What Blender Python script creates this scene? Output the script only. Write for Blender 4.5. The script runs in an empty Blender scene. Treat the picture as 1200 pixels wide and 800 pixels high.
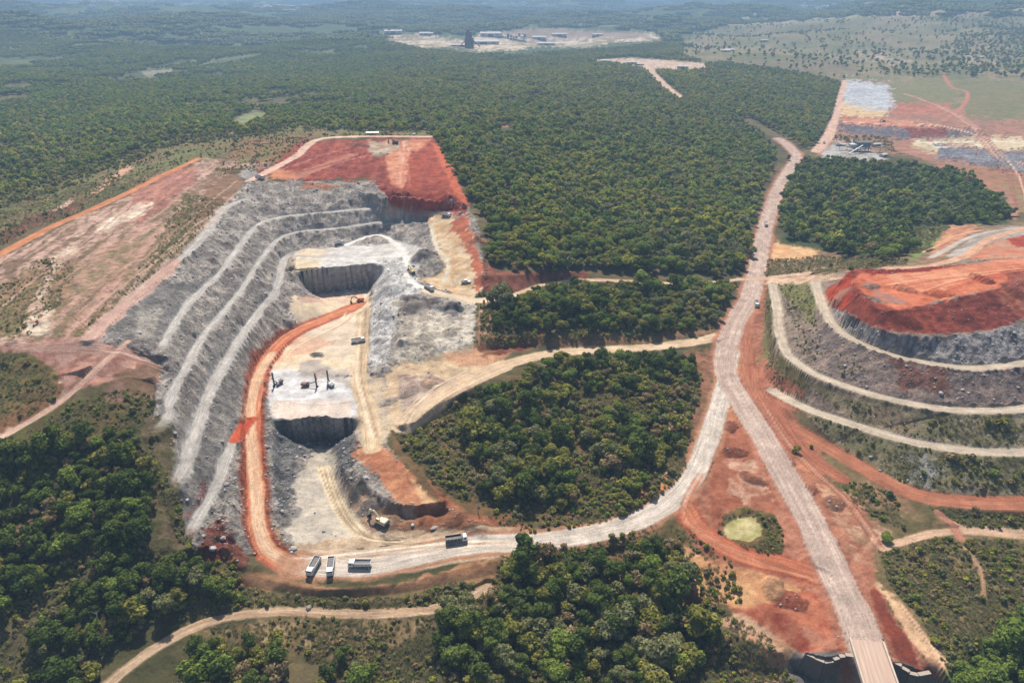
import bpy, bmesh, math, random
import numpy as np
from mathutils import Vector, Matrix, Euler
R = math.radians
random.seed(7); RNG = np.random.default_rng(11)
scn = bpy.context.scene
C = scn.collection

# ------------------------------------------------------------------ camera
CAM_H = 200.0; PITCH = R(27.5); F = 800.0; W0, H0 = 1200.0, 800.0
cam = bpy.data.cameras.new('camera'); cam.sensor_width = 36; cam.lens = 36*F/W0
cam.clip_start = 1; cam.clip_end = 60000
camo = bpy.data.objects.new('camera', cam); C.objects.link(camo)
camo.location = (0, 0, CAM_H); camo.rotation_euler = (R(90)-PITCH, 0, 0)
scn.camera = camo
# ------------------------------------------------------------------ sky, sun, exposure
SUN_ELEV = R(54); SUN_AZ = R(-6)        # azimuth from +Y towards +X
wd = bpy.data.worlds.new('World'); scn.world = wd; wd.use_nodes = True
nt = wd.node_tree; bg = nt.nodes['Background']; bg.inputs[1].default_value = 0.085
sky = nt.nodes.new('ShaderNodeTexSky'); sky.sky_type = 'NISHITA'; sky.sun_disc = False
sky.sun_elevation = SUN_ELEV; sky.sun_rotation = SUN_AZ
sky.air_density = 1.0; sky.dust_density = 1.2
nt.links.new(sky.outputs[0], bg.inputs[0])
sl = bpy.data.lights.new('sun', 'SUN'); sl.energy = 5.0; sl.angle = R(0.5); sl.color = (1, .94, .84)
so = bpy.data.objects.new('sun', sl); C.objects.link(so)
sdir = Vector((math.sin(SUN_AZ)*math.cos(SUN_ELEV), math.cos(SUN_AZ)*math.cos(SUN_ELEV), math.sin(SUN_ELEV)))
so.rotation_euler = sdir.to_track_quat('Z', 'Y').to_euler(); so.location = sdir*500
vs = scn.view_settings; vs.view_transform = 'Standard'; vs.look = 'None'; vs.gamma = 1; vs.use_curve_mapping = False
vs.exposure = 0.48
cy = scn.cycles; cy.max_bounces = 4; cy.diffuse_bounces = 2; cy.glossy_bounces = 1; cy.transmission_bounces = 1
cy.volume_bounces = 0; cy.transparent_max_bounces = 4; cy.use_denoising = True; cy.caustics_reflective = False; cy.caustics_refractive = False
cy.sample_clamp_indirect = 4

SP, CP = math.sin(PITCH), math.cos(PITCH)
def P(px, py, z=0.0):
    """survey: where the sight line of photo pixel (px, py) meets height z"""
    t = (py-H0/2)/F; d = (CAM_H-z)/(SP+t*CP)
    return np.array([(px-W0/2)/F*d, d*(CP-t*SP), z])
def PZ(px, py, z=0.0):
    """the same with the surveyed height trimmed to the bench spacing of each side"""
    if z > 0:
        k = min(max((px-880)/80, 0), 1)
        zl = z*.857 if z <= 28 else 24+(z-28)*.74
        z = zl*(1-k)+z*.76*k
    return P(px, py, z)
def proj(x, y, z):
    h = CAM_H-z
    d = y*CP+h*SP; v = h*CP-y*SP
    d = np.maximum(d, 1e-3)
    return W0/2+F*x/d, H0/2+F*v/d, d

def lin(c):
    c = np.asarray(c, float)/255
    return np.where(c <= .04045, c/12.92, ((c+.055)/1.055)**2.4)

# ------------------------------------------------------------------ noise
_T = RNG.random((512, 512))*2-1
def vn(x, y):
    xi = np.floor(x); yi = np.floor(y); fx = x-xi; fy = y-yi
    fx = fx*fx*fx*(fx*(fx*6-15)+10); fy = fy*fy*fy*(fy*(fy*6-15)+10)
    xi = xi.astype(np.int64) & 511; yi = yi.astype(np.int64) & 511
    x1 = (xi+1) & 511; y1 = (yi+1) & 511
    a = _T[yi, xi]; b = _T[yi, x1]; c = _T[y1, xi]; d = _T[y1, x1]
    return (a+(b-a)*fx)*(1-fy)+(c+(d-c)*fx)*fy
def fbm(x, y, s, o=4, seed=0, rough=.5, ridged=False):
    out = 0; a = 1; n = 0; x = x/s+seed*17.3; y = y/s+seed*9.1
    for i in range(o):
        v = vn(x*.8-y*.6, x*.6+y*.8)
        if ridged: v = 1-2*abs(v)
        out = out+a*v; n += a; a *= rough
        x, y = x*2.03+5.1, y*2.03+1.7
    return out/n
def sstep(a, b, x):
    t = np.clip((x-a)/(b-a), 0, 1); return t*t*(3-2*t)

# ------------------------------------------------------------------ ground grid (finer near the viewpoint's side of the valley)
yy = np.concatenate([np.arange(1010, 520, -1.15), np.arange(520, 200, -.72), np.arange(200, 60, -.8), np.arange(60, -6, -.6), np.arange(-6, -13.4, -.3)])
tt = (yy-H0/2)/F
YR = CAM_H*(CP-tt*SP)/(SP+tt*CP)
NR, NC = len(YR), 800
def hw(y): return .79*y+150
U = np.linspace(-1, 1, NC)
GX = (hw(YR)[:, None]*U[None, :]); GY = np.repeat(YR[:, None], NC, 1)
def gi(x, y):
    i = np.interp(y, YR, np.arange(NR)); j = (x/hw(y)+1)/2*(NC-1)
    return i, j
HZ = np.zeros((NR, NC)); HC = np.zeros((NR, NC), bool)
def dens(pts, step=4.0):
    """resample a 3-D polyline smoothly (Catmull-Rom)"""
    p = np.asarray(pts, float); n = len(p); out = []
    for i in range(n-1):
        p0 = p[max(i-1, 0)]; p1 = p[i]; p2 = p[i+1]; p3 = p[min(i+2, n-1)]
        L = np.linalg.norm(p2-p1); m = max(1, int(L/step))
        for k in range(m):
            t = k/m
            out.append(.5*((2*p1)+(-p0+p2)*t+(2*p0-5*p1+4*p2-p3)*t*t+(-p0+3*p1-3*p2+p3)*t**3))
    out.append(p[-1]); return np.array(out)
def seg_region(A, B, w):
    ylo = min(A[1], B[1])-w; yhi = max(A[1], B[1])+w
    i0 = int(np.searchsorted(YR, ylo)); i1 = int(np.searchsorted(YR, yhi))+1
    i0 = max(0, i0-1); i1 = min(NR, i1+1)
    if i0 >= i1: return None
    xlo = min(A[0], B[0])-w; xhi = max(A[0], B[0])+w
    y0 = YR[i0]; y1 = YR[i1-1]
    js = [(xv/hw(yv)+1)/2*(NC-1) for xv in (xlo, xhi) for yv in (y0, y1)]
    j0 = max(0, int(min(js))-1); j1 = min(NC, int(max(js))+2)
    if j0 >= j1: return None
    return slice(i0, i1), slice(j0, j1)
def seg_dist(A, B, X, Y):
    dx, dy = B[0]-A[0], B[1]-A[1]; L2 = dx*dx+dy*dy+1e-9
    t = np.clip(((X-A[0])*dx+(Y-A[1])*dy)/L2, 0, 1)
    ex = X-(A[0]+t*dx); ey = Y-(A[1]+t*dy)
    sgn = np.sign(dx*ey-dy*ex)
    return np.hypot(ex, ey), t, sgn
def hline(pts, w=2.0, only_free=False):
    """fix the ground's height in a band of w metres along a line of (px, py, z)"""
    q = dens([PZ(*p) for p in pts], 5)
    D = np.full((NR, NC), 1e9, np.float32)
    for A, B in zip(q[:-1], q[1:]):
        sp = max(w/2, .75*2*hw(A[1])/NC, .55*np.interp(A[1], YR[:-1], np.diff(YR)))
        r = seg_region(A, B, sp)
        if r is None: continue
        d, t, s = seg_dist(A, B, GX[r], GY[r])
        m = (d <= sp) & (d < D[r])
        z = A[2]+(B[2]-A[2])*t
        D[r] = np.where(m, d, D[r]); HZ[r] = np.where(m, z, HZ[r]); HC[r] |= m
def inpoly(X, Y, poly):
    ins = np.zeros(X.shape, bool); n = len(poly)
    for i in range(n):
        x1, y1 = poly[i]; x2, y2 = poly[(i+1) % n]
        if y1 == y2: continue
        c = (y1 > Y) != (y2 > Y)
        ins ^= c & (X < (x2-x1)*(Y-y1)/(y2-y1)+x1)
    return ins
def hflat(pts):
    """fix the height inside an outline of (px, py, z)"""
    q = np.array([PZ(*p) for p in pts])
    r = seg_region(q.min(0), q.max(0), 1)
    X, Y = GX[r], GY[r]; m = inpoly(X, Y, q[:, :2])
    A = np.c_[q[:, 0], q[:, 1], np.ones(len(q))]
    if np.ptp(q[:, 2]) < .01: z = np.full(X.shape, q[0, 2])
    else:
        s, *_ = np.linalg.lstsq(A, q[:, 2], rcond=None); z = s[0]*X+s[1]*Y+s[2]
    HZ[r] = np.where(m, z, HZ[r]); HC[r] |= m
# ------------------------------------------------------------------ heights, read off the photograph as (px, py, z)
# roads: name -> (width m, points)
ROADS = {
 'main_s': (12, [(1020,768,-2),(1003,722,-1),(978,670,0),(950,610,1),(922,560,2),(893,510,2.5),(868,470,3),(852,440,3.5),(850,415,4),(862,378,5),(880,345,7),(890,300,9),(900,255,10),(915,215,11),(933,186,12),(925,172,12),(912,163,13)]),
 'west': (11, [(857,405,4),(852,440,3.5),(842,478,3),(828,520,2.5),(812,558,1.5),(785,588,1),(745,610,.5),(700,624,.5),(650,632,0),(600,636,0),(560,637,0),(500,648,0),(440,662,0),(385,664,0),(345,660,.3)]),
 'orange_r': (9, [(878,352,7),(872,385,5),(876,430,4),(885,458,3),(908,488,2),(948,512,1),(1000,541,0),(1050,570,0),(1085,582,0),(1130,588,0),(1200,590,0),(1290,588,0)]),
 'ring3': (7, [(905,458,3.2),(945,478,7),(1000,497,11),(1060,515,12),(1130,527,12),(1200,530,12),(1290,526,12)]),
 'ring2': (6.5, [(905,334,9),(911,362,13),(914,395,17),(926,418,20),(960,440,23),(1030,464,24),(1100,478,24),(1160,481,24),(1200,478,24),(1290,464,24)]),
 'ring1': (6.5, [(955,330,31),(962,352,35),(975,378,37),(1000,398,37),(1050,417,37),(1120,430,37),(1160,430,37),(1200,425,37),(1290,408,37)]),
 'fork': (8, [(800,592,1.2),(825,625,.3),(868,650,-.5),(920,662,-1),(962,676,-.7)]),
 'path_a': (4, [(1035,642,-3),(1085,627,-3),(1130,622,-3),(1200,628,-3),(1280,634,-3)]),
 'low': (6, [(128,800,-1),(165,770,0),(215,740,0),(262,724,-1),(330,716,-3),(400,719,-4),(480,717,-4),(530,708,-4),(572,688,-4)]),
 'r2': (9, [(480,490,10),(505,470,12),(545,446,12),(585,430,12),(640,415,11),(700,410,10),(760,407,8),(822,399,6),(846,392,4.5)]),
 'r1': (6, [(560,352,24),(600,346,23),(640,333,20),(690,328,18),(760,331,15),(820,332,11),(868,327,8)]),
 'orange_l': (9, [(-30,312,52),(0,298,55),(60,266,58),(120,240,62),(180,211,66),(232,186,70)]),
 'rim': (9, [(293,212,64),(323,196,68),(347,183,73),(372,164,79),(420,160,80),(505,160,80)]),
 'L1': (7, [(297,230,63),(262,245,63),(244,270,63),(220,297,63),(182,325,62),(138,362,61),(105,395,60)]),
 'L2': (5.5, [(545,247,50),(520,243,50),(470,241,50),(397,247,50),(330,254,50),(301,264,50),(284,284,50),(260,317,50),(247,330,50),(220,357,50),(198,392,49),(187,416,48)]),
 'L3': (5.5, [(500,262,38),(455,259,38),(397,267,38),(352,271,38),(327,280,38),(307,302,38),(285,337,38),(256,372,38),(235,398,38),(221,424,38),(202,462,37),(197,490,36),(179,508,35)]),
 'L4': (7, [(352,292,28),(334,303,27),(324,340,27),(305,363,26),(281,397,26),(267,420,25),(247,458,25),(230,505,24),(217,549,23),(204,573,22)]),
 'L5': (5.5, [(288,490,12),(272,518,13.5),(254,567,13.5),(231,610,13),(215,640,12)]),
 'orange_p': (9, [(420,357,8),(385,372,8.5),(345,389,9),(322,408,10),(305,435,10),(297,480,9.5),(298,530,8),(300,580,5),(303,620,3),(315,645,1.2),(345,661,.4)]),
 'hill_path': (5, [(-30,526,33),(0,513,35),(29,497,37),(76,467,42),(122,424,52),(150,400,56)]),
 'bright': (6, [(405,287,28),(440,275,28),(462,284,28),(477,302,28),(478,325,28),(500,338,27),(545,352,24.5)]),
 'far_r': (11, [(955,178,14),(968,160,15),(980,135,16),(984,115,17),(990,96,18)]),
 'far_m': (10, [(800,116,26),(780,103,24),(765,90,22),(757,80,22),(735,74,22)]),
 'far_d': (6, [(592,149,55),(620,143,50),(660,132,42),(710,122,36)]),
 'far_e': (7, [(1105,90,20),(1115,103,20),(1133,110,20),(1128,125,19),(1105,142,17)]),
 'sand_r': (6, [(1200,268,36),(1160,280,38),(1130,300,40),(1085,312,43),(1040,314,45)]),
}
FLATS = [
 [(352,290,28),(400,288,28),(470,282,28),(478,325,28),(455,312,28),(440,307,28),(390,312,28),(344,319,28)],        # upper floor
 [(350,343,7.5),(436,336,7.5),(424,358,7.8),(346,390,8.5),(322,410,8.5),(312,436,8),(412,440,8),(428,400,8),(424,362,7.6)],
 [(312,440,8),(410,442,8),(440,445,8),(430,480,8),(412,488,8),(345,493,8),(316,487,8)],                # drill bench
 [(348,663,.2),(312,640,1.2),(365,634,0),(440,640,0),(560,625,0),(600,630,0),(560,645,0),(450,672,0),(390,676,0)],  # apron
 [(1030,318,55),(1000,330,56),(1012,345,57),(1050,362,57),(1110,352,57),(1200,330,57),(1290,318,57),(1290,300,57),(1160,306,57),(1080,316,56)],    # heap plateau
 [(375,163,79),(505,163,79),(500,172,77),(440,176,76),(372,172,77)],
]
LINES = [
 (4,[(150,500,37),(172,514,34),(184,545,28),(196,580,21.5),(203,612,16),(207,648,11)]),
 # (width, points)
 (1.5, [(344,342,7.5),(350,343.5,7.5),(436,336,7.5)]),
 (1, [(340,321,28),(345,318,28),(390,313,28),(441,308,28)]), (1,[(441,308,28),(450,316,26),(438,337,8)]),
 (1, [(322,493,8),(345,494,8),(385,489,8),(413,490,8)]), (2, [(336,517,-4),(380,518,-7),(412,514,-5)]),
 (4, [(372,522,-7),(382,545,-6.5),(392,575,-4.5),(408,610,-2),(420,632,0)]),
 (3, [(332,520,1),(334,560,-1),(340,600,-1.5),(352,630,0)]),
 (4, [(314,500,8),(317,540,6),(320,580,3),(328,618,.6)]),
 (3, [(428,485,8.5),(432,520,8.5),(440,545,8.5),(450,570,7),(462,586,6),(490,590,6),(524,584,6)]),
 (3, [(475,548,9),(500,565,7),(522,578,6)]),
 (1.2, [(450,603,0),(480,607,0),(528,603,0)]), (1.5, [(418,505,8),(421,530,7)]), (2,[(402,545,2),(415,570,3),(430,588,2.5)]),
 (2,[(425,560,7),(440,575,6.5)]), (2,[(420,600,-.5),(445,614,0),(500,622,0)]),
 (3, [(452,300,29),(458,330,27),(452,360,21),(446,390,14),(440,430,9)]),
 (3, [(480,345,27),(520,353,25),(555,360,24)]), (2,[(500,364,20),(540,368,19)]), (3, [(470,400,19),(520,400,18),(545,400,17)]), (2,[(470,350,24),(480,365,21)]),
 (3, [(458,432,10.5),(500,425,12),(550,425,12)]), (3,[(450,480,9),(470,455,10.5),(530,440,11.5)]),
 (2, [(463,530,8),(458,500,9),(470,505,8)]), (1.5,[(470,497,11),(500,480,11),(545,457,11.5)]), (2,[(480,515,4),(510,495,4),(555,470,5)]),
 # east side of the pit
 (4, [(548,250,53),(560,288,42),(568,322,33)]), (3, [(505,165,80),(530,203,70),(545,240,55)]),
 (4, [(505,255,45),(520,290,36),(525,320,30),(530,338,25)]), (3,[(475,275,34),(500,290,35),(512,315,31)]), (2,[(492,296,34),(497,302,33)]),(2,[(485,310,28),(515,328,27)]),
 (2, [(566,322,33),(600,322,31),(638,320,26),(690,318,20)]), (2,[(560,345,25),(600,340,24)]),
 (2, [(568,412,12.5),(600,408,12.5),(625,406,12)]), (2,[(572,396,19),(600,392,19),(630,394,17),(700,392,15),(800,382,10)]),
 (2, [(575,350,25),(574,375,22),(566,400,15)]),
 # rim of the pit
 (3, [(293,214,64),(345,216,63.5),(400,222,63),(455,232,62)]), (2,[(455,230,62),(500,233,61.5),(535,240,58)]),(1.5,[(455,244,51),(500,246,51),(532,247,51)]),
 (4, [(330,210,66),(440,214,66),(470,230,62)]), (3,[(460,170,77),(475,200,70),(478,226,63)]),(3,[(500,175,77),(520,215,66),(530,236,60)]),
 # left hillside
 (5, [(265,225,67),(240,245,67),(220,275,67),(170,315,66),(120,350,64),(60,385,60),(0,400,56),(-40,405,53)]),
 (4, [(235,200,70),(180,225,68),(120,262,64),(60,300,59),(0,345,54)]),
 (4, [(-30,285,52),(0,272,54),(60,246,56),(120,222,60),(200,192,66)]),
 (6, [(0,255,47),(100,212,50),(200,175,55)]), (6,[(0,220,38),(100,190,40),(200,160,45),(300,150,50)]),
 (5, [(0,450,44),(50,440,47),(100,430,52)]), (5,[(0,540,30),(80,520,36),(150,505,36)]), (4,[(110,450,47),(150,440,47),(175,440,46)]),(4,[(130,475,41),(165,490,37),(185,530,30)]),
 (5, [(0,600,20),(100,600,22),(180,600,20),(190,640,14)]), (6,[(0,700,8),(100,690,9),(200,680,8),(260,672,5)]), (6,[(-40,800,0),(60,800,-1),(110,790,-1)]),
 (3, [(215,655,9),(250,655,6),(285,662,3)]), (3,[(240,640,11),(262,610,11),(276,570,11.5),(283,520,11)]), (3,[(262,645,7),(285,640,4)]),
 # south bank of the apron and lower ground
 (2, [(300,672,0),(345,684,-.4),(400,688,-.4),(460,682,-.4),(520,668,-.4),(580,655,-.4),(650,648,-.4),(720,640,-.4),(780,620,0)]),
 (3, [(280,690,-2),(360,702,-3),(450,700,-3),(540,684,-3),(640,665,-3),(760,640,-3)]),
 (8, [(250,790,-5),(400,790,-7),(600,800,-9),(800,790,-9),(900,800,-12)]), (6,[(650,700,-5),(750,700,-5),(800,670,-3),(850,700,-4)]), (8,[(200,900,-6),(600,900,-12),(900,930,-15)]),
 (4, [(880,690,-1.5),(930,720,-2),(990,750,-2.2)]), (4,[(850,735,-5),(910,760,-6)]),
 # cutting under the bridge
 (1.2, [(946,764,-3.2),(965,770,-3.2),(990,763,-2.4)]), (1.2, [(1034,766,-2.4),(1060,776,-3.2),(1088,787,-4)]),
 (3, [(935,790,-13),(960,800,-14),(1000,812,-14),(1045,815,-14),(1085,812,-14),(1110,822,-13)]),
 (6, [(900,860,-14),(1000,870,-15),(1150,880,-14)]),
 (3, [(975,757,-2.2),(990,748,-1.8)]), (3,[(1040,750,-2),(1075,766,-3)]), (4,[(1050,700,-2),(1080,740,-2.5),(1110,780,-3.5),(1120,800,-5)]), (3,[(1022,690,-1.8),(1035,720,-2.2),(1040,745,-2.4)]),
 (6, [(1080,660,-4),(1130,700,-5),(1200,720,-6),(1290,730,-6)]), (6,[(1150,780,-9),(1250,790,-10)]),
 (4, [(1060,605,-1),(1120,610,-2),(1200,612,-2.5),(1290,612,-2.5)]), (3,[(1000,600,-1.5),(1030,620,-2.5),(1000,660,-1.5)]), (3,[(970,560,.2),(1010,575,-.5)]), (3,[(920,530,2),(935,545,1.2)]),
 # ground between the two roads and the pond
 (4, [(855,480,2.8),(862,530,1.6),(885,560,1.4),(905,590,.6),(925,640,-.2)]), (4,[(835,545,.8),(832,590,.6),(845,635,-.2)]),
 (2, [(846,606,-.5),(855,597,.2),(875,596,.2),(900,603,.2),(912,622,-.3),(905,640,-.5),(880,645,-.7),(855,636,-.5),(845,620,-.5),(846,606,-.5)]),
 # heap on the right
 (4, [(885,400,3.6),(893,440,3),(915,462,3.2)]), (3,[(897,345,7.5),(895,390,6),(905,430,5)]),
 (3, [(925,332,13),(925,360,17),(930,390,21),(940,412,23.5)]), 
 (1.2, [(998,318,55),(985,330,50),(975,345,42),(985,352,46),(1000,340,53)]), (1.5,[(968,347,38),(982,366,40),(1002,386,41)]),
 (2, [(1004,332,57),(1010,348,57.5),(1040,364,57.5),(1110,354,57.5)]),
 (1.5, [(990,366,47),(1020,380,49),(1060,392,49.5),(1110,393,49.5),(1150,388,50),(1200,378,50),(1290,356,50)]),
 (3, [(1100,352,58.5),(1150,338,60),(1200,328,62),(1280,318,64)]),
 (3, [(990,312,40),(1060,302,35),(1130,290,33)]), (3,[(960,315,20),(1020,302,20),(1080,290,22)]), (4,[(1100,275,28),(1150,268,30),(1230,262,30)]),
 (4, [(905,296,10),(950,293,11),(970,300,12),(920,312,10),(870,315,8)]), (4,[(930,325,12),(980,313,14)]),
 (8, [(920,180,14),(1000,180,16),(1100,180,18),(1200,190,22),(1290,200,22)]), (8,[(950,240,13),(1050,240,16),(1150,240,20)]),
 # middle forests
 (8, [(600,200,55),(650,240,42),(620,290,38)]), (8,[(700,200,34),(700,280,27),(800,280,16)]), (8,[(800,180,24),(850,150,20),(880,230,13)]), (8,[(600,150,58),(700,130,42),(780,140,30)]),
 (5, [(600,365,21),(700,365,17),(800,360,11),(840,350,8)]), (6,[(560,560,4),(650,480,4),(740,440,4),(800,430,4.5)]), (6,[(560,600,1),(640,590,0),(700,590,0),(770,520,1.5)]), (3,[(520,540,6),(530,600,3),(560,618,1.2)]), (3,[(640,424,9),(700,420,8.5),(800,410,6)]),
 # the lower of the two floors of the distant pits
 (6, [(985,133,16),(1080,140,16),(1150,152,16)]), (5,[(985,148,12),(1090,158,8),(1160,160,8)]), (10,[(1000,100,19),(1100,100,20),(1200,100,22)]), (6,[(1070,162,10),(1200,165,8)]), (6,[(1090,178,2),(1200,195,0)]),
 # farther country
 (30, [(-60,150,28),(150,130,30),(400,110,40),(520,110,45)]), (30,[(-60,90,30),(300,90,25),(600,80,30),(900,70,25),(1260,80,30)]),
 (60, [(-60,48,40),(300,50,25),(600,46,18),(900,45,30),(1260,40,60)]),
 (120,[(-60,24,80),(300,26,50),(600,26,10),(900,20,80),(1260,12,140)]),
 (300,[(-60,6,60),(300,6,30),(600,5,20),(900,4,60),(1260,-4,160)]),
]
for f in FLATS: hflat(f)
for w, l in LINES: hline(l, w)
for k, (w, l) in ROADS.items(): hline(l, w)
# edges of the sheet
HC[0] = True; HZ[0] = np.interp(GX[0], [-200, 0, 200], [-2, -14, -14]); HC[-1] = True; HZ[-1] = 120+fbm(GX[-1], GY[-1], 4000, 3, 5)*160

def solve(Z, M):
    levels = [(Z, M.astype(float))]
    while min(levels[-1][0].shape) > 6:
        z, m = levels[-1]
        h, w = z.shape; h2, w2 = (h+1)//2*2, (w+1)//2*2
        zp = np.zeros((h2, w2)); mp = np.zeros((h2, w2)); zp[:h, :w] = z*m; mp[:h, :w] = m
        zs = zp.reshape(h2//2, 2, w2//2, 2).sum((1, 3)); ms = mp.reshape(h2//2, 2, w2//2, 2).sum((1, 3))
        levels.append((np.where(ms > 0, zs/np.maximum(ms, 1e-9), 0), (ms > 0).astype(float)))
    z = None
    for k in range(len(levels)-1, -1, -1):
        zc, mc = levels[k]; fix = mc > 0
        if z is None: z = np.full(zc.shape, zc[fix].mean() if fix.any() else 0.)
        else:
            h, w = zc.shape; ii = (np.arange(h)-.5)/2; jj = (np.arange(w)-.5)/2
            i0 = np.clip(np.floor(ii).astype(int), 0, z.shape[0]-1); i1 = np.clip(i0+1, 0, z.shape[0]-1); fi = np.clip(ii-i0, 0, 1)[:, None]
            j0 = np.clip(np.floor(jj).astype(int), 0, z.shape[1]-1); j1 = np.clip(j0+1, 0, z.shape[1]-1); fj = np.clip(jj-j0, 0, 1)[None, :]
            z = (z[i0][:, j0]*(1-fj)+z[i0][:, j1]*fj)*(1-fi)+(z[i1][:, j0]*(1-fj)+z[i1][:, j1]*fj)*fi
        z = np.where(fix, zc, z)
        for it in range(60 if k > 1 else 36):
            p = np.pad(z, 1, mode='edge')
            a = (p[:-2, 1:-1]+p[2:, 1:-1]+p[1:-1, :-2]+p[1:-1, 2:])/4
            z = np.where(fix, zc, z+1.0*(a-z))
    return z
Z0 = solve(HZ, HC)
_f = sstep(900, 3500, GY)*(1-.92*np.exp(-((GX-650)/450)**2-((GY-1200)/550)**2))
Z0 = Z0+_f*(fbm(GX, GY, 700, 4, 4)*95+fbm(GX, GY, 1500, 4, 21)*70)*(1-.75*np.exp(-(((GX+60)/500)**2+((GY-2500)/500)**2)))
Z0 = Z0+sstep(9000, 15000, GY)*np.clip(fbm(GX, GY, 3000, 4, 31), -.2, 1)*260
PX, PY, DP = proj(GX, GY, Z0)
# ------------------------------------------------------------------ what the ground is made of, zone by zone
NAMES = ['ground', 'haul_road', 'dirt_track', 'quarry_bench', 'quarry_floor', 'quarry_face', 'red_earth_slope', 'spoil_heap', 'pond_bed']
COL = np.zeros((NR, NC, 3)); ROUGH = np.full((NR, NC), .5); ROCK = np.zeros((NR, NC)); RIB = np.zeros((NR, NC)); ZID = np.zeros((NR, NC), np.int8)
RU = np.zeros((NR, NC, 3)); BERM = np.zeros((NR, NC))
nA = fbm(GX, GY, 22, 4, 1); nB = fbm(GX, GY, 6, 4, 2); nC = fbm(GX, GY, 90, 4, 3); nD = fbm(GX, GY, 600, 4, 4)
nW = fbm(GX, GY, 9, 4, 6); nV = fbm(GX, GY, 2.2, 3, 8)
pxm = DP/F                                                   # metres per photo pixel
def mixc(a, b, t): return a+(b-a)*t[..., None]
def base(c1, c2, n): return mixc(np.array(c1, float), np.array(c2, float)-0., np.clip(.5+n*1.6, 0, 1)) if False else np.array(c1, float)+(np.array(c2, float)-np.array(c1, float))*np.clip(.5+n*1.6, 0, 1)[..., None]
def paint(poly, c1, c2=None, n=None, fe=3, warp=4, rough=None, rock=None, rib=None, zid=None, op=1.0):
    q = np.asarray(poly, float); m = fe+warp+3
    sel = (PX > q[:, 0].min()-m) & (PX < q[:, 0].max()+m) & (PY > q[:, 1].min()-m) & (PY < q[:, 1].max()+m)
    if not sel.any(): return
    x, y = PX[sel], PY[sel]
    dmin = np.full(x.shape, 1e9); k = len(q)
    for i in range(k):
        a, b = q[i], q[(i+1) % k]; dx, dy = b-a; L = dx*dx+dy*dy+1e-9
        t = np.clip(((x-a[0])*dx+(y-a[1])*dy)/L, 0, 1)
        dmin = np.minimum(dmin, (x-a[0]-t*dx)**2+(y-a[1]-t*dy)**2)
    sd = np.sqrt(dmin)*np.where(inpoly(x, y, q), 1, -1)
    sd = sd+warp*(nW[sel]*1.3+nV[sel]*1.1)
    a = sstep(-fe*.55, fe*.55, sd)*op
    n = nB*.7+nV*.6 if n is None else n*.75+nV*.5
    col = base(c1, c2 if c2 is not None else c1, n[sel])
    COL[sel] = COL[sel]*(1-a[:, None])+col*a[:, None]
    for arr, v in ((ROUGH, rough), (ROCK, rock), (RIB, rib)):
        if v is not None: arr[sel] = arr[sel]*(1-a)+v*a
    if zid is not None:
        z = ZID[sel]; z[a > .5] = zid; ZID[sel] = z
# default: forest floor and far grassland
COL[:] = base((84, 80, 50), (112, 98, 66), nA)
farm = sstep(900, 2500, GY)
COL[:] = mixc(COL, base((72, 88, 50), (104, 112, 66), nC+nD*.8), farm)
_d = P(200, 235, 50)-P(50, 350, 50); _d /= np.linalg.norm(_d)
_s, _t = GX*_d[0]+GY*_d[1], -GX*_d[1]+GY*_d[0]
nS = fbm(_s/9+nA*2.5, _t/1.6, 3.2, 5, 15, .6)*1.25
SOIL = (176, 118, 88); SOIL2 = (150, 92, 66)
T = []   # zones
paint([(-150,300),(-40,240),(60,200),(200,150),(330,140),(400,150),(300,166),(232,186),(120,228),(0,282)], (128,126,76), (104,100,58), nA*.8+nB*.6, 5, 8, rough=1.2)
# far: grassland on the right, pale ground of far works
paint([(700,90),(780,60),(830,30),(860,12),(1010,6),(1210,4),(1210,150),(1140,150),(985,95),(860,72)], (150,132,96), (112,112,72), nC, 6, 8)
paint([(830,28),(880,14),(1000,12),(1060,16),(960,24),(870,30)], (176,164,124), (150,146,104), nC, 4, 3)
paint([(1010,14),(1100,6),(1210,2),(1210,14),(1120,18),(1020,20)], (196,160,136), (160,140,110), nC, 2, 3)
paint([(800,70),(1000,72),(1010,90),(900,80),(840,72)], (140,118,94), (120,112,78), nA, 2, 3)
paint([(1000,56),(1040,64),(1070,70),(1060,78),(1010,72)], (190,160,140), (120,118,80), nA, 2, 4)
paint([(1128,62),(1165,66),(1168,76),(1130,76)], (196,164,140), (120,118,80), nA, 2, 4)
paint([(446,37),(500,41),(540,46),(575,38),(640,34),(772,39),(772,48),(720,50),(690,56),(640,54),(600,60),(560,61),(530,55),(500,57),(460,50)], (222,198,174), (140,124,90), nC*.8+nA*.9, 1.5, 3, rough=.3)
paint([(560,38),(640,33),(765,40),(740,45),(600,43)], (176,146,124), (150,128,104), nC, 1.5, 1)
paint([(640,20),(720,24),(720,30),(640,28)], (150,146,104), None, None, 2, 2)
paint([(270,60),(300,64),(262,70),(220,82),(205,78)], (130,128,96), (110,118,80), None, 2, 3)
paint([(165,84),(205,80),(198,88),(170,89)], (150,140,118), None, None, 2, 3)
paint([(280,136),(300,130),(316,134),(296,146),(270,148)], (150,150,110), (118,128,80), None, 3, 3)
paint([(150,40),(330,24),(425,32),(415,56)], (96,104,62), (84,98,56), nC, 8, 8)
paint([(697,70),(740,68),(825,74),(828,82),(795,84),(770,80),(758,84),(735,76),(700,74)], (214,190,168), (188,150,126), None, 1.5, 1.5, rough=.3)
# grass strip behind the pit
paint([(-40,262),(60,225),(200,170),(320,150),(510,150),(510,162),(400,164),(310,165),(232,190),(120,232),(0,285),(-40,300)], (112,116,66), (132,108,72), nA, 5, 6)
paint([(280,166),(330,160),(372,162),(345,180),(320,196),(290,204),(262,212),(250,204)], (124,122,70), (150,96,72), nB, 3, 4)
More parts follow.
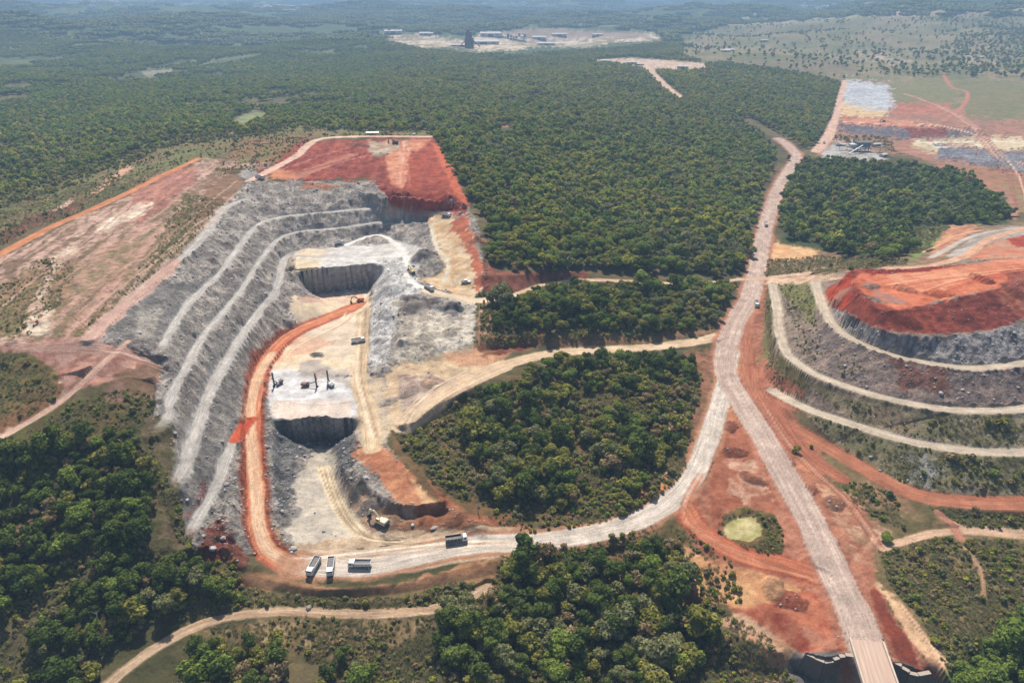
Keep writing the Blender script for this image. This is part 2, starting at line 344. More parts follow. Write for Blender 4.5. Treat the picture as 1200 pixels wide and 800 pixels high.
# left hillside
paint([(-40,330),(0,300),(60,270),(120,245),(180,215),(240,186),(285,190),(330,190),(300,230),(262,243),(240,275),(200,318),(150,360),(110,395),(190,412),(190,420),(120,430),(75,470),(30,500),(-40,530)], (208, 168, 148), (138, 108, 84), nS, 4, 4, rough=1.3)
paint([(20,400),(40,340),(110,290),(180,250),(250,240),(240,275),(200,318),(150,360),(110,395)], (196,150,130), (128,112,80), nS, 8, 14, rough=1.3)
paint([(10,330),(60,300),(90,310),(80,345),(60,370),(30,395),(-10,400),(-40,360)], (122,110,70), (160,124,94), nS, 6, 10)
paint([(215,225),(262,236),(240,270),(210,300),(160,345),(110,385),(90,390),(120,355),(170,310),(200,270)], (112,102,64), (150,118,88), nS, 6, 9)
paint([(258,205),(280,195),(300,215),(262,240),(240,262),(220,262),(240,225)], (128,98,70), (150,112,86), nB, 5, 6)
paint([(110,300),(150,280),(160,300),(130,330),(100,345),(85,330)], (136,120,84), (186,142,120), nB, 5, 6)
paint([(160,222),(200,200),(232,196),(226,215),(196,240),(165,262),(140,262)], (196,134,114), (156,104,86), nS, 4, 5)
paint([(118,262),(160,240),(182,235),(160,258),(128,272),(110,272)], (232,216,190), (205,170,146), nB, 2, 4)
paint([(60,300),(80,288),(100,270),(92,290),(78,308),(60,330),(55,352),(66,372),(60,392),(28,392),(34,360),(50,335),(52,315)], (226,206,180), (186,146,122), nB, 2, 5)
paint([(-40,292),(0,272),(60,246),(110,228),(90,244),(60,258),(0,288),(-40,304)], (144,84,66), (118,72,56), nB, 2, 3)
paint([(104,225),(150,194),(158,196),(112,228)], (214,160,130), None, None, 1, 1); paint([(60,246),(84,233),(86,236),(64,248)], (214,170,146), None, None, 1, 1)
paint([(-40,415),(0,405),(60,396),(130,398),(200,402),(212,412),(190,425),(160,436),(120,450),(80,462),(70,440),(30,415)], (198,150,130), (168,112,92), nB, 3, 3, rough=.3)
paint([(-40,408),(30,412),(66,436),(74,462),(40,490),(0,508),(-40,520)], (112,104,58), (134,92,60), nA, 4, 4)
paint([(0,520),(76,472),(160,452),(180,470),(150,500),(100,515),(0,530)], (112,82,52), (92,90,48), nA, 5, 6)
paint([(140,440),(200,415),(200,440),(196,470),(165,480),(130,470),(122,455)], (150,112,94), (124,96,70), nB, 5, 5)
# quarry faces: grey rock
GREY = (216,201,186); GREY2 = (160,148,138); PALE = (190,180,170)
paint([(290,212),(455,212),(540,232),(560,260),(572,330),(560,352),(540,430),(470,480),(452,520),(520,595),(440,655),(330,655),(300,650),(215,645),(200,600),(175,505),(190,425),(110,398),(180,330),(240,275),(262,243)], GREY, GREY2, nB, 3, 3, rough=1.5, rock=1, zid=5)
paint([(182,330),(240,330),(225,372),(200,400),(140,398),(125,390)], (170,160,150), (136,130,124), nB, 5, 6, rough=.8, rock=.7)
paint([(160,368),(190,360),(180,396),(160,398)], (196,184,168), None, None, 4, 4)
paint([(255,385),(290,400),(285,480),(262,560),(240,620),(225,640),(205,600),(230,500)], (176,166,154), (140,134,128), nB, 5, 6, rough=1., rock=.8)
paint([(160,470),(200,500),(205,570),(225,650),(215,660),(180,640),(190,600),(170,520)], (124,104,78), (96,90,54), nB, 5, 7, rough=.8, rock=.3, zid=0)
paint([(215,600),(226,598),(236,560),(246,568),(222,640)], (176,110,100), (150,130,120), nB, 3, 4)
paint([(240,620),(262,600),(275,640),(290,668),(250,660),(230,650)], (156,84,66), (120,84,70), nB, 3, 6)
paint([(345,293),(470,283),(500,290),(478,345),(455,320),(440,309),(344,319)], (220,214,208), (196,186,176), nB, 3, 2, rough=.15, rock=0, zid=4)
paint([(332,303),(360,292),(385,292),(370,318),(340,320)], (214,192,160), None, None, 8, 4)
paint([(440,308),(480,300),(496,345),(470,350),(462,400),(450,440),(430,420),(432,370),(436,340)], (246,240,232), (206,198,190), nV, 4, 4, rough=1.1, rock=.7, zid=7)
paint([(345,345),(436,338),(430,400),(415,440),(312,440),(318,412),(350,388),(338,360)], (230,204,166), (214,192,168), nA, 3, 3, rough=.12, rock=0, zid=4)
paint([(312,430),(412,440),(436,445),(432,485),(410,488),(345,492),(314,488)], (222,218,214), (196,190,186), nB, 4, 4, rough=.12, rock=0, zid=4)
paint([(318,470),(412,470),(412,487),(345,492),(316,486)], (230,200,176), None, None, 5, 3, op=.7)
paint([(347,340),(436,334),(438,341),(400,345),(350,348)], (206,196,188), (160,150,146), nV, 2, 3, rock=.9)
paint([(340,510),(412,508),(410,520),(380,526),(345,524)], (160,152,146), (120,114,112), nV, 2, 3, rock=1)
paint([(350,425),(385,428),(420,440),(440,450),(430,470),(400,445),(350,440)], (168,152,140), (196,184,170), nB, 5, 5)
paint([(348,345),(430,340),(425,352),(350,356)], (196,150,132), (220,190,160), nB, 3, 3, op=.7)
paint([(316,440),(345,395),(380,396),(400,400),(360,415),(330,425)], (214,150,118), None, nB, 4, 4, op=.5)
paint([(318,492),(345,494),(412,490),(418,540),(400,560),(372,525),(345,540),(340,600),(325,600),(318,540)], (150,146,140), (112,110,112), nV, 3, 4, rough=.9, rock=1)
paint([(372,520),(395,530),(400,570),(440,600),(450,640),(350,655),(338,620),(345,570)], (212,196,174), (186,174,158), nB, 5, 5, rough=.3, rock=.2, zid=4)
paint([(412,440),(450,440),(470,490),(452,520),(428,525),(416,510),(420,470)], (222,196,160), (190,168,146), nB, 4, 3, rough=.4, rock=.2, zid=4)
paint([(462,352),(560,352),(556,400),(545,425),(470,430),(455,415),(465,385)], (232,218,196), (186,170,152), nS, 4, 6, rough=1.5, rock=.4, zid=7)
paint([(468,346),(515,350),(515,362),(480,366)], (136,118,112), (170,160,150), nB, 3, 3)
paint([(450,432),(560,405),(600,405),(560,440),(540,452),(500,478),(466,492),(452,470)], (226,192,150), (196,166,132), nB, 4, 4, rough=.4, rock=.2, zid=4)
paint([(465,440),(500,438),(540,455),(500,478),(470,480)], (204,180,160), (170,140,124), nB, 3, 3, rough=.8)
paint([(520,416),(560,410),(600,408),(590,425),(540,430)], (222,150,110), None, nB, 3, 3, op=.6)
paint([(412,525),(445,520),(480,545),(520,575),(528,590),(500,592),(455,588),(440,560)], (206,142,100), (180,112,78), nB, 3, 7, rough=.5, rock=.1, zid=6)
paint([(480,560),(515,575),(525,588),(495,590)], (222,172,124), None, None, 3, 2)
paint([(395,545),(425,560),(445,595),(430,600),(405,575)], (140,126,116), (110,100,96), nV, 3, 3, rough=1.2, rock=1)
paint([(405,570),(470,595),(520,602),(530,625),(460,630),(425,620)], (196,164,136), (160,124,100), nB, 3, 4, rough=.5, rock=.3)
paint([(485,597),(550,600),(600,612),(620,628),(540,632),(500,625)], (170,106,74), (146,96,66), nB, 3, 4, rough=.6, rock=.2, zid=6)
# east ramp of the pit
paint([(498,252),(548,252),(560,290),(570,330),(555,352),(520,340),(492,330),(520,318),(515,290)], (226,198,160), (206,164,120), nB, 3, 3, rough=.4, rock=.1, zid=6)
paint([(530,246),(546,250),(562,300),(570,330),(560,340),(552,300),(530,270)], (204,112,76), (176,98,74), nB, 2, 5, rough=.6, rock=.1, zid=6)
paint([(566,300),(580,318),(640,318),(690,316),(690,328),(640,330),(600,342),(566,346)], (118,62,48), (150,92,70), nB, 2, 3, rough=.6, zid=6)
paint([(560,350),(600,342),(605,352),(575,362),(578,395),(566,412),(558,410),(560,380)], (208,164,124), (176,128,96), nB, 3, 3, rough=.4, zid=6)
paint([(556,405),(575,392),(640,388),(640,404),(600,412),(568,418)], (120,62,44), (150,104,70), nB, 2, 3, rough=.5, zid=6)
paint([(640,388),(760,390),(850,370),(850,388),(760,404),(640,410)], (124,96,62), (150,112,80), nB, 3, 4)
# red earth above the pit
RED = (166,84,66); RED2 = (144,68,56)
paint([(300,205),(350,166),(508,160),(530,200),(548,236),(480,240),(455,232),(440,212),(330,210)], (176,92,72), (136,62,50), nS*.7+nB*.6, 2, 5, rough=.9, rib=1, rock=.05, zid=6)
paint([(452,165),(505,163),(488,180),(482,205),(472,222),(458,215),(452,190)], (222,156,120), (196,116,84), nB, 2, 2, rib=0)
paint([(478,180),(510,168),(530,205),(545,236),(505,238),(476,224)], (180,86,62), (160,76,58), nB, 2, 2, rib=1)
paint([(505,168),(512,168),(535,205),(548,240),(540,240),(522,205)], (206,104,70), None, None, 1.5, 2, rib=0)
paint([(432,166),(480,166),(470,176),(440,182),(432,178)], (196,176,150), (176,140,116), nB, 2, 2, rib=0)
paint([(340,206),(410,180),(420,182),(360,206),(345,212)], (190,120,96), None, None, 1, 1, rib=0)
paint([(320,196),(345,203),(345,210),(315,210)], (206,132,92), None, None, 2, 2, rib=0)
paint([(455,228),(500,234),(540,238),(550,250),(455,244)], (176,72,50), (150,60,46), nB, 1.5, 1, rib=0, rock=.1)
paint([(360,214),(400,218),(398,222),(350,222)], (206,140,108), None, nB, 1, 2)
paint([(278,205),(293,196),(305,206),(293,214)], (180,172,164), None, nB, 1, 1, rock=.6)
# strip south of the apron
paint([(290,668),(340,676),(420,690),(520,668),(600,654),(700,648),(780,618),(800,600),(815,640),(760,650),(640,665),(540,690),(420,706),(300,700),(262,680)], (160,118,84), (134,98,68), nB, 3, 4, rough=.3, zid=0)
paint([(440,688),(530,662),(600,650),(560,668),(470,690)], (188,134,94), (160,112,78), nB, 3, 4)
paint([(250,690),(300,690),(420,700),(540,680),(580,690),(560,712),(400,715),(260,722),(200,735)], (134,112,76), (106,94,60), nB, 5, 6, rough=.6)
paint([(230,740),(330,722),(480,724),(560,705),(500,740),(400,770),(330,760)], (164,136,100), (116,96,62), nB, 6, 8)
paint([(590,640),(800,610),(860,660),(820,720),(700,700),(620,720),(560,700)], (130,100,66), (96,84,48), nB, 6, 8)
paint([(740,640),(820,640),(860,690),(840,710),(800,690),(760,670)], (206,156,108), (164,106,72), nB, 4, 5)
# F3 ground margins
paint([(455,505),(480,498),(560,465),(620,432),(800,418),(822,420),(818,520),(790,580),(740,605),(640,612),(560,608),(500,580),(470,540)], (100,84,52), (124,92,60), nB, 4, 4)
paint([(500,560),(540,600),(640,622),(740,604),(780,580),(800,540),(812,500),(820,520),(812,556),(785,588),(740,612),(600,630),(540,625)], (176,108,72), (136,84,58), nB, 3, 4, rough=.5)
paint([(785,470),(800,468),(806,500),(790,560),(770,580),(780,520)], (206,168,132), (176,116,82), nB, 3, 4)
paint([(735,575),(790,565),(775,585),(740,600)], (214,132,78), None, nB, 2, 3)
# shoulders of the main road
paint([(838,450),(848,420),(862,370),(878,340),(900,345),(898,400),(910,450),(940,500),(1000,560),(1040,700),(1100,790),(1120,830),(900,830),(930,760),(900,740),(830,700),(800,600),(815,560)], (186,122,94), (148,92,68), nA, 4, 5, rough=.85, zid=0)
paint([(800,412),(838,408),(836,450),(826,500),(812,540),(796,560),(800,520),(806,470)], (158,106,80), (120,86,60), nB, 3, 6, rough=.8)
paint([(845,470),(858,470),(890,540),(915,590),(905,600),(870,590),(850,596),(845,640),(832,620),(830,560),(838,520)], (150,84,58), (172,104,76), nB, 3, 3, rough=.5)
paint([(850,470),(862,475),(868,490),(852,500),(846,520),(842,500)], (214,130,84), None, None, 3, 2)
paint([(850,540),(890,540),(905,585),(880,590),(855,575)], (206,162,132), (160,96,70), nB, 3, 6)
paint([(846,600),(872,594),(902,600),(920,625),(915,645),(890,652),(860,645),(846,630)], (96,84,46), (124,96,60), nB, 2, 3)
paint([(847,620),(853,611),(868,606),(885,608),(894,616),(893,627),(880,633),(862,632),(850,628)], (198,182,128), (166,156,94), nB, 1, 2.5, rough=.03, zid=8)
paint([(820,660),(900,680),(960,690),(985,760),(940,770),(905,745),(850,710)], (166,86,60), (190,112,80), nB, 4, 5, rough=.3)
paint([(815,650),(880,668),(940,690),(900,706),(860,712),(820,700)], (214,164,112), (196,136,92), nB, 5, 5)
paint([(860,715),(900,735),(940,768),(950,800),(920,800),(890,760),(840,730)], (206,164,130), (190,140,104), nB, 4, 5)
paint([(905,720),(950,735),(990,750),(990,764),(945,764),(915,745)], (156,72,50), (186,120,92), nB, 3, 4)
paint([(1018,690),(1030,690),(1060,740),(1085,790),(1040,768),(1030,740)], (146,68,48), (130,64,48), nB, 3, 3, rough=.3)
paint([(1026,680),(1045,680),(1075,715),(1110,760),(1135,785),(1110,800),(1080,765),(1050,725)], (220,176,134), (196,146,108), nA, 3, 3, rough=.25)
paint([(930,764),(990,764),(1034,766),(1090,788),(1120,830),(900,830)], (150,140,130), (110,104,98), nB, 2, 2)
# right-hand ground
paint([(900,345),(912,345),(912,400),(930,425),(960,445),(960,480),(905,462),(890,430)], (140,118,84), (110,104,62), nB, 3, 4)
paint([(895,420),(930,450),(990,490),(960,492),(900,470),(885,440)], (160,96,72), (178,112,86), nB, 3, 3)
paint([(960,520),(1010,540),(1060,575),(1120,592),(1210,596),(1290,596),(1290,840),(1130,840),(1110,780),(1060,720),(1030,680),(1010,640),(980,600)], (136,112,76), (108,96,60), nB, 4, 6, rough=.5, zid=0)
paint([(960,560),(1010,590),(1030,640),(1020,680),(990,640)], (170,104,78), (196,150,116), nA, 4, 6)
paint([(920,535),(950,540),(960,560),(935,558)], (200,130,96), None, nB, 3, 4)
paint([(990,620),(1020,610),(1050,620),(1040,635),(1010,640)], (214,174,140), (160,116,86), nB, 3, 4)
paint([(1000,560),(1060,575),(1070,600),(1010,590)], (130,102,72), (156,118,88), nB, 3, 4)
paint([(1090,594),(1210,598),(1290,598),(1290,618),(1130,616)], (84,80,48), (70,70,38), nB, 2, 3)
paint([(1100,604),(1140,616),(1200,620),(1280,626),(1280,630),(1120,620)], (206,170,136), None, nB, 1, 2)
paint([(1110,770),(1160,740),(1210,720),(1290,720),(1290,840),(1110,840)], (70,100,40), (88,110,46), nB, 6, 6)
# spoil heap
paint([(905,332),(955,326),(1000,315),(1290,270),(1290,592),(1120,590),(1060,577),(1000,545),(935,478),(950,445),(925,425),(910,395)], (176,150,130), (136,116,102), nB, 2, 2, rough=.8, rock=.6, zid=7)
paint([(914,330),(958,328),(960,360),(950,380),(935,360),(920,350)], (136,128,80), (112,110,64), nB, 4, 4, rock=.1)
paint([(965,380),(1020,405),(1080,425),(1290,425),(1290,475),(1100,475),(1030,462),(960,436),(940,400)], (180,152,136), (134,118,112), nB, 3, 3, rough=1.0, rock=.9)
paint([(1040,420),(1110,430),(1110,455),(1060,455)], (140,84,68), None, nB, 6, 8, op=.7)
paint([(945,450),(1030,470),(1100,485),(1290,485),(1290,525),(1140,525),(1060,512),(1000,492)], (172,154,120), (132,122,84), nB, 3, 3, rough=.7, rock=.3)
paint([(1000,478),(1050,480),(1080,500),(1060,510),(1010,492)], (158,134,106), None, nB, 5, 5)
paint([(935,478),(1000,500),(1060,520),(1130,532),(1290,534),(1290,586),(1130,584),(1060,570),(1000,538)], (160,146,110), (126,118,80), nB, 3, 3, rough=.7, rock=.3)
paint([(1055,530),(1100,534),(1110,560),(1090,575),(1065,560)], (186,180,174), (124,116,90), nB, 5, 7, rock=.6)
paint([(1120,560),(1160,565),(1150,580),(1120,580)], (146,132,116), None, nB, 5, 6)
paint([(970,358),(990,368),(1020,382),(1060,393),(1110,394),(1160,388),(1210,376),(1290,350),(1290,412),(1200,424),(1130,430),(1060,418),(1010,402),(980,386)], (204,194,188), (150,142,142), nV, 2, 2, rough=1.3, rock=1, zid=7)
paint([(998,316),(1030,318),(1010,330),(1012,345),(1050,362),(1110,353),(1200,330),(1290,312),(1290,352),(1205,374),(1160,386),(1110,392),(1060,391),(1020,380),(988,366),(964,356),(966,344)], (166,78,58), (122,56,46), nS*.8+nB*.5, 1.5, 3, rough=1.1, rock=.25, zid=6)
paint([(998,318),(966,344),(965,354),(990,362),(1002,350)], (190,76,48), (170,62,42), nB, 1.5, 2, rib=.5, zid=6)
paint([(985,340),(1000,338),(980,358),(970,356)], (176,130,110), None, nB, 2, 3, op=.8)
paint([(1008,320),(1080,316),(1160,306),(1290,296),(1290,316),(1200,330),(1110,352),(1050,362),(1012,345),(1000,330)], (214,122,84), (178,86,58), nA*.8+nB*.5, 2, 3, rough=.4, rock=0)
paint([(1040,322),(1100,316),(1200,300),(1290,292),(1290,308),(1200,314),(1130,326),(1100,345),(1070,342),(1050,330)], (224,150,110), (206,120,84), nA, 3, 3, rough=.2)
paint([(1020,336),(1050,350),(1060,354),(1048,358),(1024,345)], (170,120,104), None, nV, 2, 3)
paint([(1180,316),(1290,300),(1290,350),(1200,376),(1170,350)], (150,72,54), (176,106,80), nB, 4, 5, rough=.7, rock=.3)
paint([(1010,316),(1080,314),(1130,310),(1080,318),(1020,322)], (140,50,36), None, None, 1, 1)
# ground above the heap
paint([(872,322),(890,300),(960,285),(1000,300),(1060,300),(1110,270),(1180,262),(1290,250),(1290,300),(1200,300),(1080,312),(1000,314),(950,324),(880,334)], (150,120,90), (124,100,72), nB, 3, 3, rough=.3, rock=.1, zid=0)
paint([(900,290),(910,284),(945,286),(962,290),(955,302),(930,306),(900,304)], (226,180,128), (214,158,108), nB, 3, 3)
paint([(1060,262),(1110,262),(1110,270),(1095,290),(1070,305),(1060,290)], (132,138,76), (112,124,66), nB, 3, 3)
paint([(1112,264),(1150,262),(1135,275),(1105,300),(1085,305),(1100,280)], (206,150,110), (170,110,84), nB, 2, 2)
paint([(1110,300),(1140,275),(1180,266),(1290,262),(1290,280),(1200,278),(1150,290),(1130,304)], (190,176,164), (150,136,124), nA, 2, 3)
paint([(1160,284),(1200,276),(1290,272),(1290,296),(1200,304),(1150,304),(1130,300)], (200,110,80), (190,140,110), nA, 2, 3)
paint([(1180,280),(1200,276),(1290,274),(1290,282),(1190,290)], (170,66,46), None, nB, 2, 2)
paint([(870,330),(900,324),(990,322),(985,328),(910,334),(880,338)], (222,186,156), (190,150,120), nB, 2, 2)
# far pits right
paint([(985,95),(1045,96),(1060,120),(1140,128),(1210,140),(1210,200),(1190,262),(1140,210),(1060,180),(980,180),(955,185),(962,165),(980,140)], (176,122,98), (150,112,88), nA, 2, 3, rough=.5)
paint([(1042,98),(1105,92),(1125,108),(1118,122),(1050,122),(1035,105)], (124,122,80), (134,124,84), nA, 2, 5)
paint([(1136,94),(1290,92),(1290,142),(1200,142),(1132,138),(1132,120),(1138,110)], (120,118,76), (136,122,84), nA, 2, 5)
paint([(1048,122),(1115,121),(1108,134),(1045,136)], (190,118,92), (170,108,84), nA*.9+nB*.5, 2, 5, rib=.5)
paint([(990,94),(1040,98),(1048,122),(1036,136),(990,136),(985,120)], (204,204,206), (176,176,180), nA*.9+nB*.5, 2, 5, rough=.8, rock=.5)
paint([(985,118),(1000,125),(1040,132),(1035,138),(985,138)], (226,190,140), None, nA*.9+nB*.5, 2, 5)
paint([(988,138),(1060,142),(1100,148),(1085,152),(990,146)], (220,160,126), (206,124,92), nA*.9+nB*.5, 2, 5)
paint([(986,147),(1080,152),(1140,152),(1160,160),(1100,164),(1040,162),(985,156)], (140,130,134), (112,104,110), nA*.9+nB*.5, 2, 5, rough=1.5, rock=1, zid=5)
paint([(1060,150),(1110,150),(1110,160),(1070,162)], (150,84,74), None, nA*.9+nB*.5, 2, 3)
paint([(1070,164),(1130,162),(1290,160),(1290,178),(1180,178),(1110,170),(1100,180),(1070,172)], (222,204,170), (206,180,140), nA, 2, 5, rough=.3, zid=4)
paint([(1096,166),(1120,172),(1180,178),(1290,178),(1290,206),(1200,204),(1150,194),(1100,184)], (168,166,170), (130,126,134), nA*.6+nB*.8, 2, 5, rough=1.5, rock=1, zid=5)
paint([(1130,196),(1290,208),(1290,240),(1180,225),(1140,210)], (180,116,90), (150,112,80), nA, 3, 3)
paint([(1150,206),(1190,228),(1200,250),(1290,260),(1290,240),(1200,222)], (150,124,84), None, nA, 3, 3)
paint([(975,166),(1000,168),(1030,180),(1042,188),(1030,190),(1000,188),(960,186)], (186,180,176), (150,140,130), nA*.9+nB*.5, 2, 5, rough=.4)
paint([(980,158),(1040,162),(1050,176),(1035,180),(1000,166)], (140,110,84), None, nA*.9+nB*.5, 2, 3)
paint([(950,200),(1180,230),(1180,262),(1100,262),(1020,300),(915,285)], (70,80,46), None, None, 3, 3)

def mound(px, py, z, r, h, c, seed=0, flat=0.):
    q = PZ(px, py, z); rr = seg_region(q, q, r*1.6)
    if rr is None: return
    dx = GX[rr]-q[0]; dy = GY[rr]-q[1]; a_ = seed*1.7; u = dx*math.cos(a_)+dy*math.sin(a_); v = (-dx*math.sin(a_)+dy*math.cos(a_))*1.5
    d = np.sqrt(u*u+v*v)/r+nB[rr]*.35+nV[rr]*.15; m = np.clip(1-d, 0, 1)
    BERM[rr] += h*np.minimum(m*1.3, 1-flat); w = sstep(0, .25, m)[..., None]; n_ = np.clip(.5+nV[rr]*1.5, 0, 1)[..., None]
    COL[rr] = COL[rr]*(1-w)+(np.array(c, float)*(.86+.2*n_))*w; ROCK[rr] = np.maximum(ROCK[rr], w[..., 0]*.5)
_mr = np.random.default_rng(77)
for px_, py_, z_, r_, h_, c_ in [(474,318,27,9,3.5,(236,230,224)),(494,300,33,11,5,(150,140,132)),(512,312,30,8,3,(190,176,156)),(462,344,22,9,4,(226,220,214)),(484,362,21,9,3.5,(150,136,126)),(530,366,20,9,3,(140,132,130)),
    (447,352,15,7,3,(222,216,208)),(452,378,13,8,3.5,(214,206,198)),(444,402,11,7,3,(206,196,186)),(470,392,17,7,2.5,(204,192,174)),(500,396,17,9,3,(214,200,178)),(528,392,17,8,2.5,(198,182,160)),(488,418,13,7,2.2,(220,204,180)),(450,432,10,7,2.5,(190,178,166)),
    (372,416,8,5,1.6,(120,110,104)),(455,470,10,6,2,(206,186,164)),(480,458,11,8,2,(186,160,142)),(505,452,11,8,2,(196,160,130)),(418,570,5,7,3.5,(130,120,112)),(434,596,.5,6,2.5,(150,134,122)),(462,610,0,6,2.2,(176,134,104)),(480,616,0,6,2,(170,118,84)),(500,612,0,7,2.5,(176,112,76)),(530,612,0,8,2.4,(168,110,78)),(560,620,0,7,2,(170,112,78)),
    (335,575,-1,5,1.6,(160,152,144)),(345,600,-1,5,1.4,(170,160,150)),(262,640,10,7,3,(150,80,64)),(275,652,6,6,2.5,(160,96,76)),(445,180,76,10,3,(206,180,150)),(420,170,78,12,3,(150,90,70)),(560,282,44,8,3,(186,130,96)),(855,500,2,6,1.6,(160,90,64)),(862,530,1.5,7,1.8,(150,84,60)),(880,560,1,6,1.4,(176,110,82)),
    (920,545,1,7,2,(186,118,90)),(940,575,.2,7,1.8,(170,100,74)),(975,590,0,7,1.6,(176,120,92)),(925,705,-2,8,2,(170,92,66)),(905,690,-1.5,7,1.6,(200,146,104)),(1100,345,57,9,3,(196,100,66)),(1060,338,57,8,2.5,(206,120,84)),(1150,326,58,10,3,(176,84,60)),(1020,336,56,7,2,(170,128,112)),(1190,345,57,10,3,(160,84,64)),(1130,372,53,9,2,(140,66,50)),(1060,378,52,9,2,(136,62,46))]:
    mound(px_, py_, z_, r_, h_*.8, c_, _mr.integers(0, 50))
# ------------------------------------------------------------------ roads
def road_paint(key, w, c1, c2, zid, edge=None, mask=1.0, fade=0, berm=0):
    pts = ROADS[key][1] if isinstance(key, str) else key
    q = dens([PZ(*p) for p in pts], 5)
    best = {}
    L = 0
    D = np.full((NR, NC), 1e6, np.float32); S = np.zeros((NR, NC), np.float32); Lg = np.zeros((NR, NC), np.float32)
    for A, B in zip(q[:-1], q[1:]):
        ln = math.hypot(B[0]-A[0], B[1]-A[1])
        r = seg_region(A, B, w*1.5+2)
        if r is not None:
            d, t, s = seg_dist(A, B, GX[r], GY[r]); m = d < D[r]
            D[r] = np.where(m, d, D[r]); S[r] = np.where(m, s*d, S[r]); Lg[r] = np.where(m, L+t*ln, Lg[r])
        L += ln
    sel = D < w*1.5+2
    if not sel.any(): return
    h = w/2; wob = nW[sel]*h*(.25+(.55 if zid == 3 else 0))+nV[sel]*.6
    fe = np.maximum(.5, pxm[sel]*.7)
    hh = np.maximum(h, pxm[sel]*.8)
    if edge is not None:                                       # a bank of loose earth along the road
        a = sstep(-1, 1, (hh*1.4+wob*1.1-D[sel])/(fe*2))*.85
        COL[sel] = COL[sel]*(1-a[:, None])+np.array(edge, float)*a[:, None]
    a = sstep(-1, 1, (hh+wob*.5-D[sel])/fe)
    if fade: a = a*sstep(0, fade, np.minimum(Lg[sel], L-Lg[sel])+4*nW[sel])
    n = np.clip(.5+vn(S[sel]*1.1+31, Lg[sel]*.03)*.55+vn(S[sel]*3.1, Lg[sel]*.07+9)*.35, 0, 1)
    c = np.array(c1, float)*(1-n[:, None])+np.array(c2, float)*n[:, None]
    COL[sel] = COL[sel]*(1-a[:, None])+c*a[:, None]
    if berm: BERM[sel] = BERM[sel]*(1-a)+berm*np.exp(-((D[sel]-h-.5)/.55)**2)*(.6+nV[sel])
    ROUGH[sel] *= 1-a*.95; ROCK[sel] *= 1-a; RIB[sel] *= 1-a
    ru = RU[sel]; ru[:, 0] = np.where(a > .3, S[sel], ru[:, 0]); ru[:, 1] = np.where(a > .3, Lg[sel], ru[:, 1]); ru[:, 2] = np.maximum(ru[:, 2]*(1-a), a*mask); RU[sel] = ru
    if zid is not None:
        z = ZID[sel]; z[a > .5] = zid; ZID[sel] = z
TAN = (222,190,158); TAN2 = (196,160,130); RP = (206,188,176); RP2 = (178,156,144); OR = (190,122,90); OR2 = (168,100,72); BE = (198,190,180); BE2 = (170,162,154)
road_paint('low', 4.4, (208,176,144), (170,136,104), 2); road_paint('path_a', 4, (214,172,138), TAN2, 2); road_paint('hill_path', 4, (222,184,160), (200,156,134), 2)
road_paint([(1131,640,-3),(1150,668,-4),(1153,700,-5)], 1.5, (196,150,116), (180,140,108), 2)
road_paint([(1100,602,-1.5),(1118,616,-2.5),(1125,630,-3)], 4, (190,130,104), (176,116,90), 2)
road_paint('orange_r', 10, OR, OR2, 2); road_paint([(885,430,4),(892,460,3),(915,490,2),(945,530,1.2),(985,560,0)], 8, OR, (160,90,66), 2)
for k in ('ring1', 'ring2', 'ring3'): road_paint(k, ROADS[k][0], (208,190,168), (184,164,140), 2, berm=.9)
road_paint('r1', 5, (222,192,156), TAN2, 2); road_paint('r2', 9, (226,196,160), (208,176,140), 2)
road_paint('fork', 8, (206,130,92), (176,92,64), 2, (170,84,56))
road_paint('orange_l', 8, (222,148,100), (196,116,76), 2); road_paint('rim', 9, (232,196,172), (214,172,146), 2)
for k in ('L1', 'L2', 'L3', 'L4', 'L5'): road_paint(k, ROADS[k][0], BE, BE2, 3, berm=.9, fade=14)
road_paint([(345,270,66),(300,230,64),(262,245,63)], 1, BE, BE2, 3) if False else None
road_paint([(105,398,60),(138,364,61),(182,327,62),(205,308,62)], 9, (206,166,148), (190,150,132), 3)
road_paint('bright', 5, (236,230,222), (226,214,200), 2)
road_paint([(500,340,27),(530,348,25),(560,352,24),(600,347,23)], 8, (232,210,180), (214,186,150), 2)
road_paint([(505,262,44),(512,285,40),(524,305,35),(520,330,28)], 4, (230,214,186), (214,192,160), 2)
road_paint([(470,494,11),(500,474,12),(540,450,12),(590,428,12)], 12, (228,196,160), (206,172,136), 2)
road_paint([(380,545,-4),(388,570,-4),(402,600,-2.5),(425,628,0)], 7, (228,206,172), (200,180,146), 2)
road_paint([(425,362,12.3),(424,400,12),(420,440,12),(432,480,12),(436,520,11)], 9, (226,198,158), (202,170,132), 2)
paint([(300,600),(318,600),(335,640),(420,625),(520,620),(600,626),(600,640),(520,655),(440,672),(380,682),(330,672),(305,655)], (214,186,152), (182,150,120), nB, 3, 4, rough=.12, zid=4)
road_paint('orange_p', 8, (226,150,108), (196,100,64), 2, (186,84,52))
road_paint([(318,410,13),(300,440,13),(292,482,13),(296,530,10),(300,580,6.5),(304,620,3.5),(316,645,1.5),(345,662,.5)], 5.5, (232,196,160), (214,160,120), None)
road_paint([(293,485,13),(282,500,13.5),(274,515,14)], 5, (206,90,54), (186,74,46), 6)
road_paint([(620,634,0),(560,637,0),(500,648,0),(440,658,0),(380,660,0),(330,652,.5)], 16, (224,196,162), (186,158,130), None, mask=.6, fade=14)
road_paint('main_s', 13, (206,180,162), (182,152,136), 1, (182,116,88), berm=.2)
road_paint('west', 10, (222,206,190), (194,178,162), 1, (184,128,94), fade=10)
road_paint('main_s', 13, (206,180,162), (182,152,136), 1, berm=.2)
road_paint([(980,135,16),(972,160,15),(957,178,14)], 11, (222,184,160), (206,164,140), 1); road_paint('far_r', 11, (222,184,160), (206,164,140), 1)
